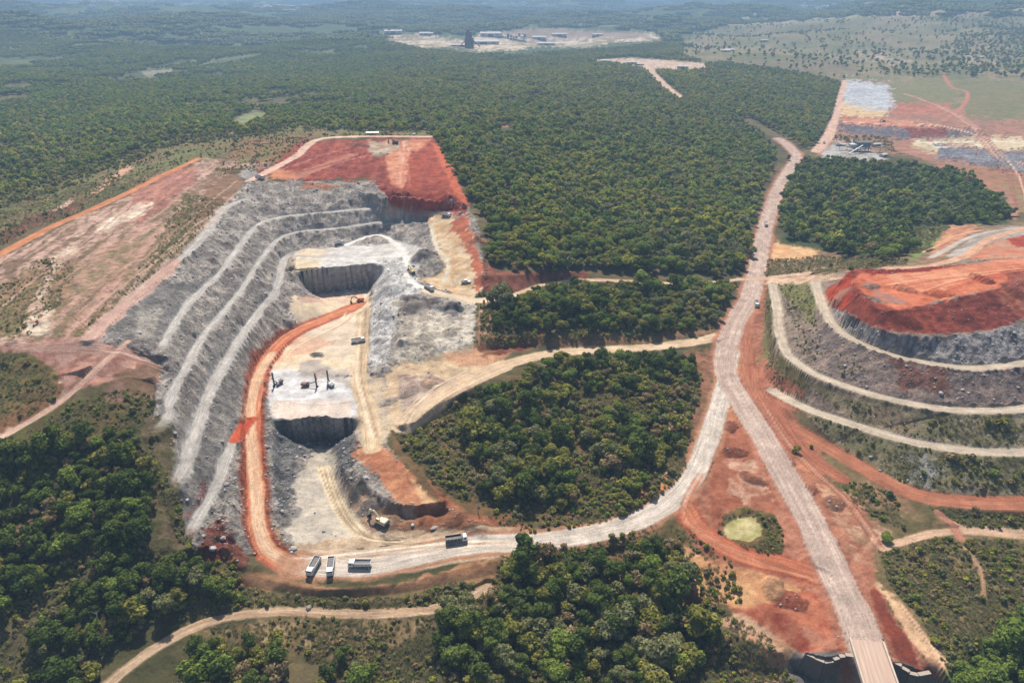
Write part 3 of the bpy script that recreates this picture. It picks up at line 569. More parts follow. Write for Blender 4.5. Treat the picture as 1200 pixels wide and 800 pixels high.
road_paint('far_m', 22, (220,184,160), (200,164,140), 2); road_paint('far_d', 13, (176,112,84), (124,96,66), 2); road_paint('far_e', 7, (200,128,104), (186,116,92), 2)
road_paint('sand_r', 6, (222,176,142), (206,150,116), 2)
road_paint([(1090,306,33),(1120,285,33),(1150,274,33),(1200,268,33),(1290,264,33)], 5, (200,188,176), (176,160,148), 2)
road_paint([(1080,300,26),(1115,278,30),(1150,268,32)], 4, (226,170,130), (196,130,96), 2)
road_paint([(868,327,8),(900,326,8.5),(960,322,11)], 6, (224,188,156), (196,160,130), 2)

def ruts(pts, n, spread, c1, c2, w=.9, seed=0, op=.75):
    rg = np.random.default_rng(seed)
    for i in range(n):
        o = rg.normal()*spread; o2 = o+rg.normal()*spread*.5
        k = len(pts); pp = [(p[0]+(o*(1-j/(k-1))+o2*j/(k-1)), p[1]+(o*(1-j/(k-1))+o2*j/(k-1))*.25, p[2]) for j, p in enumerate(pts)]
        road_paint(pp, w, c1 if rg.random() < .6 else c2, c2 if rg.random() < .5 else c1, None, mask=.3, fade=8)
ruts([(425,362,8),(421,400,8),(418,440,8),(428,480,8),(440,520,8)], 6, 5, (236,216,184), (176,140,108), .8, 1)
ruts([(345,656,.4),(400,652,0),(460,645,0),(540,636,0),(600,634,0)], 7, 7, (238,222,200), (164,128,100), .8, 2)
ruts([(560,432,12),(520,450,12),(485,476,11),(470,500,9)], 6, 8, (238,216,186), (176,146,118), .8, 3)
ruts([(383,545,-5),(392,575,-4),(410,612,-2),(440,634,0),(500,636,0)], 5, 6, (236,214,178), (150,124,96), .7, 4)
ruts([(500,342,27),(530,350,25),(560,356,24)], 4, 4, (238,222,200), (190,160,130), .8, 5)
ruts([(335,300,28),(380,302,28),(430,300,28),(465,296,28)], 5, 6, (240,236,230), (180,170,160), .9, 6)
ruts([(330,425,8),(350,405,8),(400,380,8),(415,365,8)], 4, 8, (238,214,180), (196,150,116), .8, 7)
ruts([(330,470,8),(370,472,8),(410,466,8)], 4, 8, (242,238,232), (186,176,168), .8, 8)
ruts([(858,450,3),(905,540,2),(948,620,1),(985,695,-.5),(1005,740,-1.5)], 3, 4, (222,200,182), (184,156,140), .8, 9)
ruts([(892,470,3),(925,520,2),(966,560,.5),(1010,600,-.5),(1040,650,-2)], 5, 8, (206,150,120), (150,88,66), .8, 10)
ruts([(1040,690,-2),(1070,730,-2.5),(1100,770,-3.5),(1120,800,-5)], 5, 7, (232,196,156), (180,126,92), .8, 11)
ruts([(1030,335,57),(1080,326,57),(1150,318,57),(1230,310,57)], 5, 7, (230,170,130), (180,80,52), 1., 12)
ruts([(1080,345,57),(1120,330,57),(1180,318,57)], 4, 9, (226,160,120), (190,90,60), 1., 13)
ruts([(822,550,2),(798,600,1.2),(826,628,.3),(880,655,-.5),(960,680,-.7)], 4, 5, (216,150,112), (160,86,60), .7, 14)
ruts([(140,360,60),(200,300,62),(250,250,64),(290,215,64)], 3, 6, (206,180,160), (150,120,104), .9, 15)
ruts([(470,165,77),(468,190,73),(466,215,66)], 5, 4, (240,190,156), (176,90,64), .9, 25)
ruts([(330,205,66),(380,190,72),(430,176,77)], 4, 5, (206,140,116), (120,54,44), .9, 26)
ruts([(0,405,55),(60,410,54),(130,415,52),(190,418,50)], 6, 8, (222,186,166), (150,100,84), .8, 16)
ruts([(985,143,14),(1040,145,14),(1090,146,14),(1150,158,12)], 5, 4, (236,200,170), (150,90,74), 1.6, 21)
ruts([(1080,168,9),(1140,168,8),(1200,168,8)], 5, 4, (238,222,196), (170,140,120), 1.6, 22)
ruts([(1060,110,19),(1100,125,18),(1140,150,14),(1200,210,4)], 6, 9, (214,160,130), (140,90,72), 1.6, 23)
ruts([(1150,180,3),(1180,210,10),(1195,250,20)], 4, 6, (224,176,146), (150,100,80), 1.4, 24)
ruts([(10,380,54),(60,330,57),(120,290,60),(190,240,63)], 5, 10, (206,164,142), (150,104,84), .9, 17)
ruts([(60,400,55),(110,350,58),(170,300,61),(230,240,65)], 5, 10, (206,164,142), (140,100,80), .9, 18)
# ------------------------------------------------------------------ relief
_g = COL.mean(-1, keepdims=True); COL[:] = _g+(COL-_g)*.9
RPH = (GY*.97+GX*.12+nB*3.)*2*np.pi/6.5
COL *= (1+.10*RIB*np.sin(RPH+1.2)*(1-RU[..., 2]))[..., None]
amp = np.minimum(1, 6/np.maximum(pxm, .3)*.5)
relief = ROUGH*(nB*.9+nV*.5)
rid = fbm(GX, GY, 4.5, 2, 12, .5, True)
rid2 = fbm(GX, GY, 11, 3, 13, .5, True)
relief += ROCK*ROUGH*(rid*.55+rid2*1.0)
relief += (1-RU[..., 2])*.8*nA*(ZID == 0)
relief += BERM
relief += (RIB*.5*np.sin(RPH)*(1-RU[..., 2]))
keep = RU[..., 2] > .5
Z = Z0+relief
def ht(x, y):
    x = np.atleast_1d(np.asarray(x, float)); y = np.atleast_1d(np.asarray(y, float))
    i, j = gi(x, y); i = np.clip(i, 0, NR-1.001); j = np.clip(j, 0, NC-1.001)
    i0 = i.astype(int); j0 = j.astype(int); fi = i-i0; fj = j-j0
    return (Z[i0, j0]*(1-fj)+Z[i0, j0+1]*fj)*(1-fi)+(Z[i0+1, j0]*(1-fj)+Z[i0+1, j0+1]*fj)*fi
def ground(px, py):
    """first place where the sight line of a photo pixel meets the ground"""
    t = (py-H0/2)/F; dirv = np.array([(px-W0/2)/F, CP-t*SP, -(SP+t*CP)])
    d = np.concatenate([np.arange(120, 1200, .5), np.geomspace(1200, 22000, 3000)])
    X = dirv[0]*d; Y = dirv[1]*d; zz = CAM_H+dirv[2]*d
    ok = (Y > YR[0]) & (Y < YR[-1]); hz = np.where(ok, ht(X, np.clip(Y, YR[0], YR[-1])), -1e3)
    k = np.argmax(zz <= hz) if (zz <= hz).any() else len(d)-1
    return Vector((X[k], Y[k], hz[k]))
# ------------------------------------------------------------------ materials
def new_mat(name):
    m = bpy.data.materials.new(name); m.use_nodes = True
    n = m.node_tree; b = n.nodes['Principled BSDF']; b.inputs['Specular IOR Level'].default_value = .2
    return m, n, b
def nd(n, t, **kw):
    o = n.nodes.new(t)
    for k, v in kw.items(): setattr(o, k, v)
    return o
def ground_material():
    m, n, b = new_mat('earth_and_rock'); b.inputs['Roughness'].default_value = .95; b.inputs['Specular IOR Level'].default_value = .08
    L = n.links.new
    col = nd(n, 'ShaderNodeAttribute', attribute_name='col'); prm = nd(n, 'ShaderNodeAttribute', attribute_name='prm'); ru = nd(n, 'ShaderNodeAttribute', attribute_name='ruv')
    sp = nd(n, 'ShaderNodeSeparateXYZ'); L(prm.outputs['Vector'], sp.inputs[0])     # rock, rib, road
    geo = nd(n, 'ShaderNodeNewGeometry')
    def noise(scale, detail, rough=.6, vec=None, sc=None):
        t = nd(n, 'ShaderNodeTexNoise'); t.inputs['Scale'].default_value = scale; t.inputs['Detail'].default_value = detail; t.inputs['Roughness'].default_value = rough
        if sc:
            mp = nd(n, 'ShaderNodeMapping'); mp.inputs['Scale'].default_value = sc; L(vec or geo.outputs['Position'], mp.inputs['Vector']); L(mp.outputs[0], t.inputs['Vector'])
        else: L(vec or geo.outputs['Position'], t.inputs['Vector'])
        return t.outputs['Fac']
    def mth(op, a, c=None, v=None):
        o = nd(n, 'ShaderNodeMath', operation=op)
        for i, s in enumerate((a, c)):
            if s is None: continue
            if isinstance(s, (int, float)): o.inputs[i].default_value = s
            else: L(s, o.inputs[i])
        return o.outputs[0]
    def rng(v, a, c, lo, hi):
        o = nd(n, 'ShaderNodeMapRange'); L(v, o.inputs[0]); o.inputs[1].default_value = a; o.inputs[2].default_value = c; o.inputs[3].default_value = lo; o.inputs[4].default_value = hi; return o.outputs[0]
    f1 = rng(noise(.12, 6, .65), .3, .7, .74, 1.22); f2 = rng(noise(1.1, 6, .78), .33, .67, .74, 1.22)
    # blotches of broken rock: paler and darker stone
    rk = noise(.42, 8, .8); f3 = rng(rk, .38, .62, .6, 1.45)
    one = mth('SUBTRACT', 1.0, sp.outputs[0]); f3m = mth('ADD', mth('MULTIPLY', f3, sp.outputs[0]), one)
    # wheel tracks along a road
    st = noise(1.0, 4, .6, ru.outputs['Vector'], (1.6, .09, 1)); f4 = rng(st, .35, .65, .80, 1.14)
    on4 = mth('SUBTRACT', 1.0, sp.outputs[2]); f4m = mth('ADD', mth('MULTIPLY', f4, sp.outputs[2]), on4)
    f = mth('MULTIPLY', mth('MULTIPLY', f1, f2), mth('MULTIPLY', f3m, f4m))
    mx = nd(n, 'ShaderNodeVectorMath', operation='SCALE'); L(col.outputs['Color'], mx.inputs[0]); L(f, mx.inputs['Scale'])
    L(mx.outputs[0], b.inputs['Base Color'])
    bh = mth('ADD', mth('MULTIPLY', noise(.9, 8, .78), mth('ADD', mth('MULTIPLY', sp.outputs[0], 1.6), .3)), mth('MULTIPLY', mth('MULTIPLY', st, sp.outputs[2]), .15))
    bp = nd(n, 'ShaderNodeBump'); bp.inputs['Strength'].default_value = 1.0; bp.inputs['Distance'].default_value = 1.3
    L(bh, bp.inputs['Height']); L(bp.outputs[0], b.inputs['Normal'])
    return m
GM = ground_material()
def tag(o, label=None, cat=None, group=None, kind=None):
    for k, v in (('label', label), ('category', cat), ('group', group), ('kind', kind)):
        if v: o[k] = v
    return o
KALB = .80
LC = np.clip(lin(COL)*KALB, 0, .8)
def build_ground():
    co = np.stack([GX, GY, Z], -1).astype(np.float32)
    du = np.gradient(co, axis=1); dv = np.gradient(co, axis=0)
    nr = np.cross(du, dv); nr /= np.linalg.norm(nr, axis=-1, keepdims=True)+1e-9
    nr *= np.sign(nr[..., 2:3])
    idx = np.arange(NR*NC).reshape(NR, NC)
    quads = np.stack([idx[:-1, :-1], idx[:-1, 1:], idx[1:, 1:], idx[1:, :-1]], -1).reshape(-1, 4)
    fid = ZID[:-1, :-1].ravel()
    co = co.reshape(-1, 3); nr = nr.reshape(-1, 3); lc = LC.reshape(-1, 3)
    prm = np.stack([ROCK, RIB, RU[..., 2]], -1).reshape(-1, 3); ruv = RU.copy(); ruv[..., 2] = 0; ruv = ruv.reshape(-1, 3)
    labels = {0: 'rolling brown and green ground of scrub and forest floor around the quarry', 1: 'pale wide haul road curving from the bridge up past the quarry mouth',
      2: 'orange and tan dirt tracks branching off the haul road and round the heap', 3: 'pale grey benches stepping round the left side of the quarry',
      4: 'pale dusty quarry floors inside the pit', 5: 'broken grey rock faces between the quarry benches', 6: 'bare red earth slopes above the pit and on the heap crest',
      7: 'terraced grey and brown spoil heap at right with white rubble by the pit', 8: 'round yellow green shallow pond bed in a hollow between the roads'}
    for k in range(9):
        q = quads[fid == k]
        if not len(q): continue
        used, inv = np.unique(q, return_inverse=True)
        me = bpy.data.meshes.new(NAMES[k]); nv, nf = len(used), len(q)
        me.vertices.add(nv); me.vertices.foreach_set('co', co[used].ravel())
        me.loops.add(nf*4); me.loops.foreach_set('vertex_index', inv.ravel().astype(np.int32))
        me.polygons.add(nf); me.polygons.foreach_set('loop_start', np.arange(0, nf*4, 4, dtype=np.int32))
        me.polygons.foreach_set('loop_total', np.full(nf, 4, np.int32)); me.polygons.foreach_set('use_smooth', np.ones(nf, bool))
        me.update(calc_edges=True)
        a = me.attributes.new('col', 'FLOAT_COLOR', 'POINT'); a.data.foreach_set('color', np.c_[lc[used], np.ones(nv)].astype(np.float32).ravel())
        a = me.attributes.new('prm', 'FLOAT_VECTOR', 'POINT'); a.data.foreach_set('vector', prm[used].astype(np.float32).ravel())
        a = me.attributes.new('ruv', 'FLOAT_VECTOR', 'POINT'); a.data.foreach_set('vector', ruv[used].astype(np.float32).ravel())
        me.normals_split_custom_set_from_vertices(nr[used])
        me.materials.append(GM)
        o = bpy.data.objects.new(NAMES[k], me); C.objects.link(o); tag(o, labels[k], kind='structure')
build_ground()
# ------------------------------------------------------------------ trees
def leaf_mat(name, c, c2, rand=.35):
    m, n, b = new_mat(name); b.inputs['Roughness'].default_value = .9; b.inputs['Specular IOR Level'].default_value = .04
    oi = nd(n, 'ShaderNodeObjectInfo'); at = nd(n, 'ShaderNodeAttribute', attribute_name='tone')
    mx = nd(n, 'ShaderNodeMix', data_type='RGBA'); mx.inputs[6].default_value = (*[min(q*1.7, .36) for q in c], 1); mx.inputs[7].default_value = (*[min(q*1.7, .36) for q in c2], 1)
    n.links.new(oi.outputs['Random'], mx.inputs[0])
    mr = nd(n, 'ShaderNodeMapRange'); n.links.new(at.outputs['Fac'], mr.inputs[0]); mr.inputs[3].default_value = 1-rand*1.3; mr.inputs[4].default_value = 1+rand*1.2
    sc = nd(n, 'ShaderNodeVectorMath', operation='SCALE'); n.links.new(mx.outputs[2], sc.inputs[0]); n.links.new(mr.outputs[0], sc.inputs['Scale'])
    n.links.new(sc.outputs[0], b.inputs['Base Color'])
    tr = nd(n, 'ShaderNodeBsdfTranslucent'); n.links.new(sc.outputs[0], tr.inputs['Color']); ms = nd(n, 'ShaderNodeMixShader'); ms.inputs[0].default_value = .36
    n.links.new(b.outputs[0], ms.inputs[1]); n.links.new(tr.outputs[0], ms.inputs[2]); n.links.new(ms.outputs[0], n.nodes['Material Output'].inputs['Surface'])
    return m
KINDS = ['deep green', 'olive green', 'yellow green', 'grey green', 'brownish', 'leafy mid green']
LM = [leaf_mat('leaves_deep', (.048,.068,.016), (.080,.100,.022)), leaf_mat('leaves_olive', (.125,.125,.026), (.17,.155,.036)), leaf_mat('leaves_yellow', (.17,.175,.024), (.23,.205,.035)),
      leaf_mat('leaves_grey', (.115,.120,.050), (.155,.150,.066)), leaf_mat('leaves_brown', (.15,.108,.050), (.20,.150,.075)), leaf_mat('leaves_mid', (.085,.115,.022), (.125,.155,.030))]
bark, _n, _b = new_mat('bark'); _b.inputs['Base Color'].default_value = (.14, .11, .085, 1)
def mesh_np(name, V, Fq, mat, tone=None, smooth=False):
    me = bpy.data.meshes.new(name); V = np.asarray(V, np.float32)
    sizes = np.array([len(f) for f in Fq], np.int32); flat = np.fromiter((i for f in Fq for i in f), np.int32)
    me.vertices.add(len(V)); me.vertices.foreach_set('co', V.ravel())
    me.loops.add(len(flat)); me.loops.foreach_set('vertex_index', flat)
    me.polygons.add(len(Fq)); me.polygons.foreach_set('loop_start', np.r_[0, np.cumsum(sizes)[:-1]].astype(np.int32)); me.polygons.foreach_set('loop_total', sizes)
    if smooth: me.polygons.foreach_set('use_smooth', np.ones(len(Fq), bool))
    me.update(calc_edges=True)
    if tone is not None:
        a = me.attributes.new('tone', 'FLOAT', 'POINT'); a.data.foreach_set('value', np.asarray(tone, np.float32))
    me.materials.append(mat); return me
def icos(sub):
    bm = bmesh.new(); bmesh.ops.create_icosphere(bm, subdivisions=sub, radius=1)
    v = np.array([x.co for x in bm.verts]); f = [tuple(y.index for y in x.verts) for x in bm.faces]; bm.free(); return v, f
ICO1 = icos(1); ICO2 = icos(2)
def crown(rg, r, h0, h1, lobes, cards, size, core=ICO1, spread=.62):
    """a crown of leaf sprays round a few uneven boughs: vertices, faces, tone"""
    V = []; Fc = []; T = []; nv = 0
    L = []
    for i in range(lobes):
        a = rg.uniform(0, 6.28); d = r*spread*math.sqrt(rg.uniform(0, 1)) if i else 0
        lr = r*rg.uniform(.26, .52) if i else r*.55
        L.append((np.array([d*math.cos(a), d*math.sin(a), rg.uniform(h0+lr*.5, h1-lr*.75) if i else (h0+h1)/2+.1*r]), lr))
    for c, lr in L:
        v, f = core; jit = 1+rg.uniform(-.22, .22, (len(v), 1))
        V.append(c+v*np.array([lr, lr, lr*.8])*.80*jit); Fc += [tuple(i+nv for i in q) for q in f]; nv += len(v); T.append(np.full(len(v), rg.uniform(.15, .55)))
    per = cards//lobes
    for c, lr in L:
        d = rg.normal(size=(per, 3)); d[:, 2] = np.abs(d[:, 2])*1.0-.35; d /= np.linalg.norm(d, axis=1, keepdims=True)
        p = c+d*np.array([lr, lr, lr*.85])*rg.uniform(.78, 1.13, (per, 1))
        nrm = d+rg.normal(size=(per, 3))*.55; nrm[:, 2] += .35; nrm /= np.linalg.norm(nrm, axis=1, keepdims=True)
        t = np.cross(nrm, rg.normal(size=(per, 3))); t /= np.linalg.norm(t, axis=1, keepdims=True); b = np.cross(nrm, t)
        s = size*rg.uniform(.6, 1.35, (per, 1)); s2 = s*rg.uniform(.5, .9, (per, 1))
        q = np.stack([p-t*s-b*s2*.4, p+t*s*.2-b*s2, p+t*s+b*s2*.3, p-t*s*.1+b*s2], 1)
        V.append(q.reshape(-1, 3)); Fc += [(nv+4*i, nv+4*i+1, nv+4*i+2, nv+4*i+3) for i in range(per)]; nv += per*4
        tl = rg.uniform(.15, .85)
        T.append(np.repeat(np.clip(tl+rg.normal(size=per)*.22, 0, 1), 4))
    return np.concatenate(V), Fc, np.concatenate(T)
def tube_np(pts, rad, n=6):
    V = []; Fc = []; pts = [np.array(p, float) for p in pts]
    for k, p in enumerate(pts):
        for i in range(n):
            a = 2*math.pi*i/n; V.append(p+np.array([math.cos(a), math.sin(a), 0])*rad[k])
    for k in range(len(pts)-1):
        for i in range(n): Fc.append((k*n+i, k*n+(i+1) % n, (k+1)*n+(i+1) % n, (k+1)*n+i))
    return V, Fc
def trunk_mesh(rg, h, r):
    V, Fc = tube_np([(0, 0, -.8), (rg.uniform(-.1, .1), .1, h*.4), (.1, rg.uniform(-.2, .2), h*.75)], [r, r*.7, r*.35])
    for i in range(4):
        a = rg.uniform(0, 6.28); l = h*.4
        v, f = tube_np([(0, 0, h*.38), (math.cos(a)*l*.5, math.sin(a)*l*.5, h*.55), (math.cos(a)*l*.9, math.sin(a)*l*.9, h*.78)], [r*.45, r*.3, r*.12], 5)
        Fc += [tuple(q+len(V) for q in k) for k in f]; V += v
    return mesh_np('trunk', V, Fc, bark)
NEARV = []
for k in range(12):
    rg = np.random.default_rng(100+k); kd = k % 6
    r = [3.9, 3.7, 3.6, 4.0, 3.4, 4.1][kd]; h = [8.2, 7.2, 7.0, 8.0, 6.2, 8.6][kd]
    v, f, t = crown(rg, r, h*.25, h, 10 if kd != 4 else 7, 900 if kd != 4 else 460, .44, spread=.82); v = v*np.array([rg.uniform(.85, 1.18), rg.uniform(.85, 1.18), 1])
    NEARV.append((mesh_np('crown', v, f, LM[kd], t), trunk_mesh(rg, h, .28), kd))
MIDV = []
for k in range(12):
    rg = np.random.default_rng(200+k); kd = k % 6
    v, f, t = crown(rg, 3.8, 1.5, 7.6, 4, 110, .95)
    MIDV.append(mesh_np('crown_simple', v, f, LM[kd], np.clip(t*.8+.28, 0, 1)))
TILES = []
def far_tile(seed, size, sp, kds, fill=.93):
    rg = np.random.default_rng(seed); V = []; Fc = []; T = []; M = []; nv = 0
    n = int(size/sp)
    for i in range(n):
        for j in range(n):
            if rg.random() > fill: continue
            x = (i+.5+rg.uniform(-.4, .4))*sp-size/2; y = (j+.5+rg.uniform(-.4, .4))*sp-size/2
            s = rg.uniform(.7, 1.35)*sp*.62; h = s*rg.uniform(.7, 1.3)
            v, f = ICO1; V.append(v*np.array([s, s, h])*(1+rg.uniform(-.25, .25, (12+30 if len(v) == 42 else len(v), 1)))+np.array([x, y, h*.8]))
            Fc += [tuple(q+nv for q in k) for k in f]; nv += len(v); T.append(np.full(len(v), rg.uniform(0, 1))); M += [rg.choice(len(kds))]*len(f)
    me = mesh_np('wood_patch', np.concatenate(V), Fc, LM[kds[0]], np.concatenate(T))
    for kk in kds[1:]: me.materials.append(LM[kk])
    me.polygons.foreach_set('material_index', np.array(M, np.int32)); return me
for s in range(4): TILES.append(far_tile(300+s, 60, 7.5, [5, 1, 0, 3]))
BIGT = [far_tile(320+s, 200, 13, [1, 0, 3, 5], .85) for s in range(3)]
BUSHV = []
for k in range(6):
    rg = np.random.default_rng(400+k)
    v, f, t = crown(rg, 1.0, -.2, 1.5, 3, 90, .30); BUSHV.append(mesh_np('bush', v, f, LM[[1, 3, 1, 4, 5, 2][k]], t))
dry = leaf_mat('dry_grass', (.22, .19, .10), (.17, .16, .075))
TUFTV = []
for k in range(3):
    rg = np.random.default_rng(450+k); V = []; Fc = []
    for i in range(26):
        a = rg.uniform(0, 6.28); d = rg.uniform(0, .7); x, y = d*math.cos(a), d*math.sin(a); l = rg.uniform(.35, .9); w = .12; b = rg.uniform(0, 3.14); ex, ey = math.cos(b)*w, math.sin(b)*w; lx, ly = rg.uniform(-.4, .4, 2)
        V += [(x-ex, y-ey, -.1), (x+ex, y+ey, -.1), (x+lx, y+ly, l)]; Fc.append((3*i, 3*i+1, 3*i+2))
    TUFTV.append(mesh_np('tuft', V, Fc, dry, rg.uniform(0, 1, len(V))))
stone, _n, _b = new_mat('loose_stone'); _b.inputs['Roughness'].default_value = .9
_oi = nd(_n, 'ShaderNodeObjectInfo'); _r = nd(_n, 'ShaderNodeMix', data_type='RGBA'); _r.inputs[6].default_value = (.22,.20,.19,1); _r.inputs[7].default_value = (.46,.43,.41,1)
_n.links.new(_oi.outputs['Random'], _r.inputs[0]); _n.links.new(_r.outputs[2], _b.inputs['Base Color'])
ROCKV = []
for k in range(5):
    rg = np.random.default_rng(480+k); v, f = ICO1; v = v*rg.uniform(.6, 1.1, 3)*(1+rg.uniform(-.3, .25, (len(v), 1))); ROCKV.append(mesh_np('stone', v*.5, f, stone))

def scatter(name, pts, rz, sc, var, meshes, label, sz=None):
    """one object that instances the meshes at its points"""
    me = bpy.data.meshes.new(name); n = len(pts); me.vertices.add(n); me.vertices.foreach_set('co', np.asarray(pts, np.float32).ravel())
    def at(nm, ty, v, key):
        a = me.attributes.new(nm, ty, 'POINT'); a.data.foreach_set(key, np.asarray(v).ravel())
    rot = np.zeros((n, 3), np.float32); rot[:, 2] = rz; s3 = np.repeat(np.asarray(sc, np.float32)[:, None], 3, 1)
    if sz is not None: s3[:, 2] *= sz
    at('rot', 'FLOAT_VECTOR', rot, 'vector'); at('siz', 'FLOAT_VECTOR', s3, 'vector'); at('var', 'INT', np.asarray(var, np.int32), 'value')
    o = bpy.data.objects.new(name, me); C.objects.link(o)
    g = bpy.data.node_groups.new(name+'_spread', 'GeometryNodeTree')
    g.interface.new_socket('Geometry', in_out='INPUT', socket_type='NodeSocketGeometry'); g.interface.new_socket('Geometry', in_out='OUTPUT', socket_type='NodeSocketGeometry')
    gi_ = g.nodes.new('NodeGroupInput'); go = g.nodes.new('NodeGroupOutput'); j = g.nodes.new('GeometryNodeJoinGeometry')
    def named(nm, ty):
        q = g.nodes.new('GeometryNodeInputNamedAttribute'); q.data_type = ty; q.inputs['Name'].default_value = nm; return next(s for s in q.outputs if s.enabled and s.name == 'Attribute')
    ar, as_, av = named('rot', 'FLOAT_VECTOR'), named('siz', 'FLOAT_VECTOR'), named('var', 'INT')
    for k, m in enumerate(meshes):
        src = bpy.data.objects.new(name+'_kind', m)
        oi = g.nodes.new('GeometryNodeObjectInfo'); oi.inputs['Object'].default_value = src; oi.inputs['As Instance'].default_value = True
        cp = g.nodes.new('FunctionNodeCompare'); cp.data_type = 'INT'; cp.operation = 'EQUAL'
        ia = [s for s in cp.inputs if s.enabled]; g.links.new(av, ia[0]); ia[1].default_value = k
        ip = g.nodes.new('GeometryNodeInstanceOnPoints'); g.links.new(gi_.outputs[0], ip.inputs['Points']); g.links.new(cp.outputs[0], ip.inputs['Selection'])
        g.links.new(oi.outputs['Geometry'], ip.inputs['Instance']); g.links.new(ar, ip.inputs['Rotation']); g.links.new(as_, ip.inputs['Scale'])
        g.links.new(ip.outputs[0], j.inputs[0])
    g.links.new(j.outputs[0], go.inputs[0])
    md = o.modifiers.new('spread', 'NODES'); md.node_group = g
    tag(o, label, kind='stuff'); return o

# where woods stand: outlines on the ground (photo survey) ------------------------------------------------
WOODS = {
 'north': [(-150,262),(0,232),(60,208),(120,190),(200,162),(330,152),(505,153),(514,175),(534,203),(556,240),(570,262),(572,296),(584,316),(690,316),(800,322),(862,323),(876,300),(886,250),(900,205),(908,178),(890,158),(862,140),(880,138),(945,175),(956,168),(972,140),(982,112),(984,98),(940,88),(860,74),(830,76),(800,66),(800,40),(840,30),(1020,18),(1330,20),(1330,-15.9),(-150,-15.9)],
 'strip': [(578,352),(600,356),(640,342),(700,336),(850,336),(857,346),(846,368),(835,383),(760,391),(690,388),(640,388),(578,392)],
 'middle': [(548,520),(540,495),(560,470),(580,452),(640,427),(720,424),(803,420),(816,440),(808,474),(796,520),(760,572),(735,592),(660,600),(610,596),(575,582),(556,560)],
 'east': [(925,188),(985,188),(1046,194),(1060,176),(1085,170),(1112,186),(1142,214),(1184,252),(1176,262),(1110,262),(1064,266),(1070,290),(1040,305),(1000,300),(962,290),(950,282),(922,280),(908,258),(915,220)],
 'southwest': [(-60,534),(60,522),(150,508),(176,530),(180,590),(176,640),(210,662),(286,690),(250,706),(190,724),(135,764),(90,830),(-60,840)],
 'track': [(180,812),(225,776),(256,758),(318,752),(336,790),(310,840),(150,850)],
 'south': [(430,748),(530,712),(572,708),(575,684),(612,664),(640,658),(690,668),(770,640),(797,642),(806,660),(806,690),(790,704),(820,720),(850,745),(900,800),(925,860),(330,860),(380,790)],
 'corner': [(1112,802),(1160,748),(1210,728),(1300,722),(1300,860),(1112,860)],
}
CLEAR = [[(444,36),(500,39),(540,41),(575,36),(640,32),(774,37),(778,51),(720,58),(640,63),(560,65),(500,60),(452,50)], [(696,70),(740,67),(826,74),(828,83),(795,85),(757,85),(735,77),(700,75)],
 [(985,98),(1040,95),(1330,90),(1330,262),(1190,255),(1140,205),(985,190),(956,180)], [(275,138),(300,128),(318,134),(296,148),(268,150)], [(165,84),(205,79),(198,89),(170,91)], [(215,82),(262,68),(310,62),(302,68),(262,76)],
 [(560,158),(600,146),(600,156),(580,162)], [(800,60),(850,44),(862,50),(880,70),(1000,70),(1010,92),(900,82),(840,74)]]
def density_at(x, y, px, py):
    return None
def cand(y0, y1, sp, seed):
    rg = np.random.default_rng(seed); ys = np.arange(y0, y1, sp); X = []; Y = []
    for yv in ys:
        w = hw(yv)*.97; xs = np.arange(-w, w, sp); X.append(xs); Y.append(np.full(len(xs), yv))
    X = np.concatenate(X); Y = np.concatenate(Y); X = X+rg.uniform(-.46, .46, len(X))*sp; Y = Y+rg.uniform(-.46, .46, len(Y))*sp
    Zc = ht(X, Y); px, py, d = proj(X, Y, Zc); return rg, X, Y, Zc, px, py, d
road_i = RU[..., 2]
def road_at(x, y):
    i, j = gi(x, y); return road_i[np.clip(np.rint(i).astype(int), 0, NR-1), np.clip(np.rint(j).astype(int), 0, NC-1)]
def sample(A, x, y):
    i, j = gi(x, y); return A[np.clip(np.rint(i).astype(int), 0, NR-1), np.clip(np.rint(j).astype(int), 0, NC-1)]
def wood_mask(px, py, names=None):
    m = np.zeros(px.shape, int)
    for i, (k, q) in enumerate(WOODS.items()):
        m[inpoly(px, py, q)] = i+1
    for q in CLEAR: m[inpoly(px, py, q)] = 0
    return m
WN = list(WOODS)
def kinds(rg, x, y, z, dark, n):
    """mixture of species drifting over the ground"""
    a = fbm(x, y, 60, 3, 41)*1.1+fbm(x, y, 300, 3, 47)*.7+rg.normal(size=n)*.42; b = fbm(x, y, 45, 3, 43)*1.2+rg.normal(size=n)*.34
    k = np.where(a > .42, 2, np.where(a > .1, 1, np.where(a > -.25, 5, 0)))
    k = np.where(b > .5, 3, k); k = np.where(b < -.5, 4, k)
    k = np.where((dark > rg.random(n)), np.where(rg.random(n) < .7, 0, 5), k)
    return k
rg, X, Y, Zc, px, py, dd = cand(105, 900, 4.7, 51)
_w = fbm(X, Y, 12, 3, 44)*900/np.maximum(dd, 200)*4; wm = wood_mask(px+_w+rg.normal(size=len(px))*1.8, py+_w*.5+rg.normal(size=len(px))*1.2); keep = (wm > 0) & (road_at(X, Y) < .2)
keep &= ~((wm == WN.index('south')+1) & (fbm(X, Y, 26, 3, 61) > .22)) & (rg.random(len(X)) < .93)
keep &= ~((wm == WN.index('middle')+1) & (fbm(X, Y, 18, 3, 66) > .22)); keep &= ~((wm == WN.index('southwest')+1) & (py > 640) & (fbm(X, Y, 22, 3, 62) > .34))
